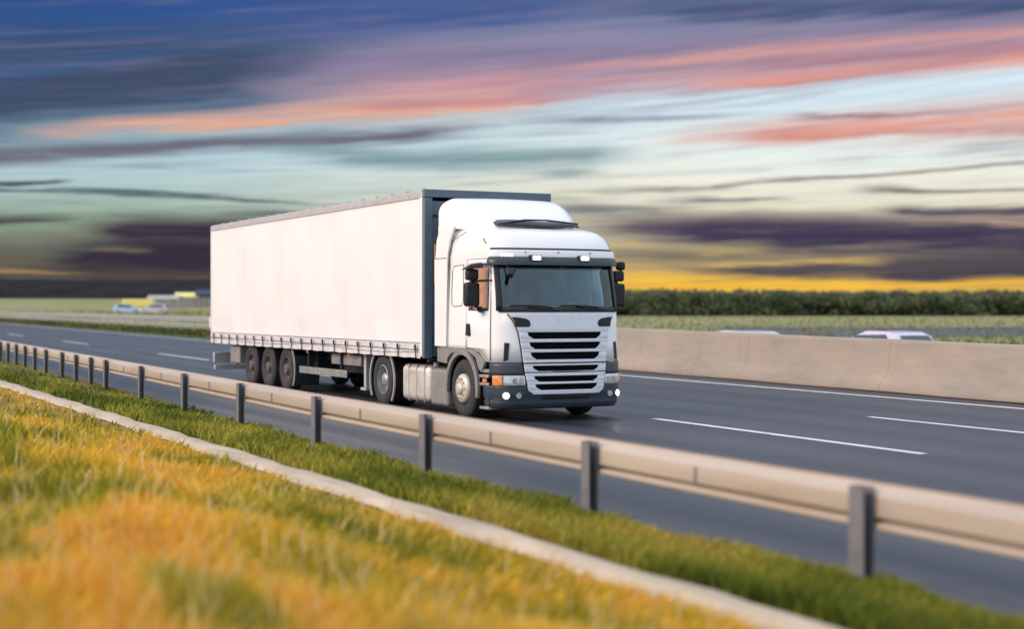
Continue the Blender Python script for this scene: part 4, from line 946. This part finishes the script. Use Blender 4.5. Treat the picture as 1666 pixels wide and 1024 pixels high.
# ------------------------------------------------------------------ driver
dr_ = thing('person', (OX - 1.22, OY + .55, 1.66), 'driver in a dark blue shirt sitting behind the windscreen of the white lorry', 'person')
def skin(name, V, E, Rr, m, parent, sub=2):
    me = bpy.data.meshes.new(name); me.from_pydata(V, E, []); me.materials.append(M[m]); o = bpy.data.objects.new(name, me); C.objects.link(o); o.parent = parent
    bpy.context.view_layer.objects.active = o
    k = o.modifiers.new('skin', 'SKIN'); k.use_smooth_shade = True
    for i, r in enumerate(Rr):
        d = me.skin_vertices[0].data[i]; d.radius = (r, r) if not isinstance(r, tuple) else r; d.use_root = (i == 0)
    k = o.modifiers.new('sub', 'SUBSURF'); k.levels = sub; k.render_levels = sub; return o
V = [(0, 0, .05), (-.04, 0, .22), (-.05, 0, .38), (-.05, 0, .50), (-.03, 0, .56), (0, 0, .63), (.015, 0, .72), (.01, 0, .80), (.10, 0, .655)]
Rr = [(.15, .12), (.14, .11), (.16, .11), (.09, .08), .055, (.065, .072), (.078, .09), (.06, .07), .016]
E = [(0, 1), (1, 2), (2, 3), (3, 4), (4, 5), (5, 6), (6, 7), (5, 8)]
SV = V[:4]; SR = [(.16, .13), (.155, .12), (.175, .12), (.10, .09)]; SE = [(0, 1), (1, 2), (2, 3)]
for sg in (-1, 1):
    o = len(V); hx, hy, hz = .50, sg * .19, .31
    V += [(-.05, sg * .19, .45), (.08, sg * .27, .26), (.32, sg * .24, .20), (.44, sg * .20, .29), (hx, hy, hz)]
    Rr += [.062, .048, .036, .028, (.03, .022)]; E += [(3, o), (o, o + 1), (o + 1, o + 2), (o + 2, o + 3), (o + 3, o + 4)]
    s_ = len(SV); SV += [(-.05, sg * .19, .45), (.08, sg * .27, .26), (.20, sg * .256, .23)]; SR += [.074, .06, .055]; SE += [(3, s_), (s_, s_ + 1), (s_ + 1, s_ + 2)]
    for k_ in range(4):
        f = len(V); yy = hy + (k_ - 1.5) * .018
        V += [(hx + .035, yy, hz + .022), (hx + .055 - .003 * k_, yy, hz + .0), (hx + .04, yy, hz - .02)]; Rr += [.009, .008, .007]; E += [(o + 4, f), (f, f + 1), (f + 1, f + 2)]
    f = len(V); V += [(hx - .0, hy - sg * .035, hz + .01), (hx + .03, hy - sg * .045, hz + .015)]; Rr += [.011, .009]; E += [(o + 4, f), (f, f + 1)]
    l = len(V); V += [(.10, sg * .12, .03), (.42, sg * .16, .07), (.58, sg * .16, -.30), (.68, sg * .16, -.34)]; Rr += [.09, .065, .045, .035]; E += [(0, l), (l, l + 1), (l + 1, l + 2), (l + 2, l + 3)]
skin('body', V, E, Rr, 'skin', dr_); skin('shirt', SV, SE, SR, 'shirt', dr_)
skin('hair', [(-.035, 0, .70), (-.02, 0, .77), (.02, 0, .815)], [(0, 1), (1, 2)], [(.075, .085), (.08, .095), (.055, .065)], 'hair', dr_)
b = MB()
for sg in (-1, 1): b.tube([(.082, sg * .03, .70), (.094, sg * .03, .70)], .011, 8)
b.build('eye', 'hair', dr_)

# ------------------------------------------------------------------ other cars
def make_car(paint, label, loc, rz, kind='hatch', group='cars beyond the median'):
    t = thing('car', loc, label, 'car', group, rz)
    side = {'hatch': [(-2.1, .32), (-2.15, .75), (-2.05, .98), (-1.75, 1.32), (-1.3, 1.46), (-.1, 1.48), (.55, 1.28), (1.05, 1.0), (1.9, .86), (2.15, .66), (2.17, .34), (1.85, .26), (-1.8, .26)],
            'van': [(-2.3, .35), (-2.35, .9), (-2.3, 1.75), (-2.15, 1.92), (.4, 1.92), (1.0, 1.65), (1.5, 1.15), (2.1, 1.02), (2.35, .75), (2.35, .36), (2.0, .28), (-2.0, .28)]}[kind]
    vs = []; fs = []; n = len(side); ys = [-.88, -.80, -.4, .4, .80, .88]
    for y in ys:
        for (x, z) in side:
            k = 1 - (.07 if abs(y) > .85 else 0); sh = .12 * max(0, z - .95) / .5
            vs.append((x * k, y * (1 - sh), .26 + (z - .26) * (k if z > 1.2 else 1)))
    for i in range(len(ys) - 1):
        for j in range(n): fs.append((i * n + j, i * n + (j + 1) % n, (i + 1) * n + (j + 1) % n, (i + 1) * n + j))
    fs.append(tuple(range(n))); fs.append(tuple((len(ys) - 1) * n + j for j in range(n))[::-1])
    MB().add(vs, fs).build('body', paint, t, smooth=True, angle=35)
    if kind == 'hatch':
        for sg in (-1, 1): MB().add([(-1.6, sg * .865, .98), (.75, sg * .865, .99), (.35, sg * .80, 1.33), (-1.2, sg * .78, 1.37)], [(0, 1, 2, 3)]).build('side_window', 'car_glass', t, solid=.02)
        MB().add([(1.02, -.72, 1.03), (1.02, .72, 1.03), (.56, .62, 1.31), (.56, -.62, 1.31)], [(0, 1, 2, 3)]).build('windscreen', 'car_glass', t, solid=.02)
        MB().add([(-2.06, -.70, 1.0), (-2.06, .70, 1.0), (-1.76, .6, 1.335), (-1.76, -.6, 1.335)], [(0, 1, 2, 3)]).build('rear_window', 'car_glass', t, solid=.02)
    else:
        for sg in (-1, 1): MB().add([(.2, sg * .87, 1.1), (1.3, sg * .87, 1.1), (.85, sg * .79, 1.6), (.2, sg * .79, 1.65)], [(0, 1, 2, 3)]).build('side_window', 'car_glass', t, solid=.02)
        MB().add([(1.52, -.72, 1.18), (1.52, .72, 1.18), (1.04, .62, 1.64), (1.04, -.62, 1.64)], [(0, 1, 2, 3)]).build('windscreen', 'car_glass', t, solid=.02)
    for sg in (-1, 1):
        for x in (-1.32, 1.35):
            w = MB().lathe_y([(sg * .70, .0), (sg * .70, .28), (sg * .72, .315), (sg * .86, .315), (sg * .885, .29), (sg * .885, .21)], x, 0, .315, 20).build('wheel', 'tyre', t, smooth=True)
            MB().lathe_y([(sg * .886, .21), (sg * .87, .18), (sg * .888, .05), (sg * .888, 0)], x, 0, .315, 16).build('rim', 'rim_silver', w, smooth=True)
        MB().box(2.02, 2.10, sg * .55, sg * .78, .66, .76).build('headlight', 'lens_clear', t); MB().box(-2.17, -2.08, sg * .6, sg * .8, .74, .92).build('tail_light', 'lens_red', t)
    return t
def at(px, D):
    R = (px - 833) / FPX * D; x, y = RX.x * R + DX.x * D, RX.y * R + DX.y * D; return (x, y, gz(x, y))
make_car('car_white', 'white car with only its roof showing above the concrete wall, just right of the lorry', (-45.9, 32.2, -.42), math.pi)
make_car('car_lilac', 'pale lilac car half hidden behind the concrete wall, further right', (-42.6, 36.0, -.42), math.pi)
a = at(252, 225); make_car('car_white', 'small white car with dark rear window on the field track beyond the double rail', a, math.pi + math.atan2(RX.y, RX.x) - .1)
a = at(208, 235); make_car('car_blue', 'small pale blue car left of the white car beyond the double rail', a, math.atan2(RX.y, RX.x) + .1)
# stack of yellow sheeting behind the van
a = at(226, 300); hy = thing('hay_trailer', a, 'flat farm trailer loaded with yellow bales behind the pale blue car', 'trailer', rz=math.atan2(RX.y, RX.x))
MB().box(-3.2, 3.2, -1.2, 1.2, .75, .95).build('bed', 'navy_sheet', hy); MB().box(-3.0, 3.0, -1.15, 1.15, .95, 2.5).build('bale_load', 'yellow_sheet', hy, bevel=.15)
for sg in (-1, 1):
    for x in (-2., 2.): MB().lathe_y([(sg * .8, 0), (sg * .8, .4), (sg * 1.05, .4), (sg * 1.05, 0)], x, 0, .4, 16).build('wheel', 'tyre', hy)
# farm sheds
def shed(px, D, L, W, H, roof, wall, label, rz):
    t = thing('farm_shed', at(px, D), label, 'shed', rz=rz)
    MB().prism_x([(-W / 2, -.2), (W / 2, -.2), (W / 2, H), (0, H * 1.35), (-W / 2, H)], -L / 2, L / 2).build('wall', wall, t)
    MB().prism_x([(-W / 2 - .4, H - .05), (0, H * 1.35 + .15), (W / 2 + .4, H - .05), (W / 2 + .4, H + .15), (0, H * 1.35 + .4), (-W / 2 - .4, H + .15)], -L / 2 - .4, L / 2 + .4).build('roof', roof, t)
    for k in range(3): MB().box(-L / 2 + L * (k + .5) / 3 - 1.3, -L / 2 + L * (k + .5) / 3 + 1.3, -W / 2 - .1, -W / 2 - .01, 0, H * .8).build('door', 'grey_plastic', t)
ang = math.atan2(RX.y, RX.x)
shed(268, 560, 11, 6, 3.2, 'shed_roof', 'shed_wall', 'low grey farm shed in front of the dark hill', ang)
shed(306, 600, 9, 6, 4.0, 'yellow_sheet', 'shed_wall', 'farm shed with a faded yellow roof near the trailer', ang)
shed(334, 600, 6, 6, 4.8, 'navy_sheet', 'navy_sheet', 'dark navy shed right against the trailer edge', ang)
# far side road on the right
b = MB()
def fr(u, v): 
    R = 22 + 330 * u; D = 118 + 62 * v + 10 * math.sin(u * 3); return (RX.x * R + DX.x * D, RX.y * R + DX.y * D, -.44)
b.grid(fr, 30, 3); tag(b.build('side_road', 'asphalt'), kind='structure')

# ------------------------------------------------------------------ dark wooded hill on the left, wood on the right
def hill(name, R0, R1, D0, Hf, m):
    b = MB()
    def P(u, v):
        R = R0 + (R1 - R0) * u; D = D0 + 500 * v; s = math.sin(math.pi * min(1, v * 1.0)) ** .6 if v < 1 else 0
        h = Hf(u) * s * (.95 + .03 * math.sin(R * .021) + .015 * math.sin(R * .11)); return (RX.x * R + DX.x * D, RX.y * R + DX.y * D, 6. + h)
    b.grid(P, 160, 14); o = b.build(name, m, smooth=True); return tag(o, kind='structure')
hill('hill', -1500, 900, 1250, lambda u: 24 * (1 - max(0, (u - .50) / .13) ** 2 if u < .62 else 0) if u < .63 else .1, 'hill_wood')
def wood(name, R0, R1, D, H, n, label, pal, z0=0):
    cl = 1500; cR = R0 + (R1 - R0) * rng.random(cl); cD = D + 26 * rng.random(cl); cr = 1.6 + 1.6 * rng.random(cl)
    hh = H * (.93 + .04 * np.sin(cR * .045) + .02 * np.sin(cR * .21) + .07 * rng.random(cl)); cz = hh * rng.random(cl) ** .4 - cr * .6
    cz = np.clip(cz, .6, None); i = rng.integers(0, cl, n); d = rng.normal(size=(n, 3)); d /= np.linalg.norm(d, axis=1)[:, None]
    p = np.c_[cR[i], cD[i], cz[i]] + d * cr[i][:, None] * np.array((1.4, 1, .8)) * (rng.random(n) ** .3)[:, None]
    s = .18 + .24 * rng.random(n); a = rng.normal(size=(n, 3)); a /= np.linalg.norm(a, axis=1)[:, None]; c = np.cross(a, d); c /= np.linalg.norm(c, axis=1)[:, None] + 1e-6
    P = np.stack([p + a * s[:, None], p + c * s[:, None], p - a * s[:, None], p - c * s[:, None]], 1)
    W = np.empty_like(P); W[..., 0] = RX.x * P[..., 0] + DX.x * P[..., 1]; W[..., 1] = RX.y * P[..., 0] + DX.y * P[..., 1]; W[..., 2] = np.maximum(P[..., 2], .05) - .4
    tt = np.array(pal)[(i * 7) % len(pal)] * (.88 + .24 * rng.random(n))[:, None]
    o = numpy_mesh(name, W.reshape(-1, 3), np.arange(n * 4).reshape(-1, 4), 'leaves', np.repeat(tt, 4, 0)); return tag(o, label, 'wood', kind='stuff')
wood('wood', 8, 230, 400, 6.9, 220000, 'low dark green wood along the horizon right of the lorry', [(.11, .135, .075), (.125, .15, .08), (.10, .12, .075), (.13, .155, .075)])
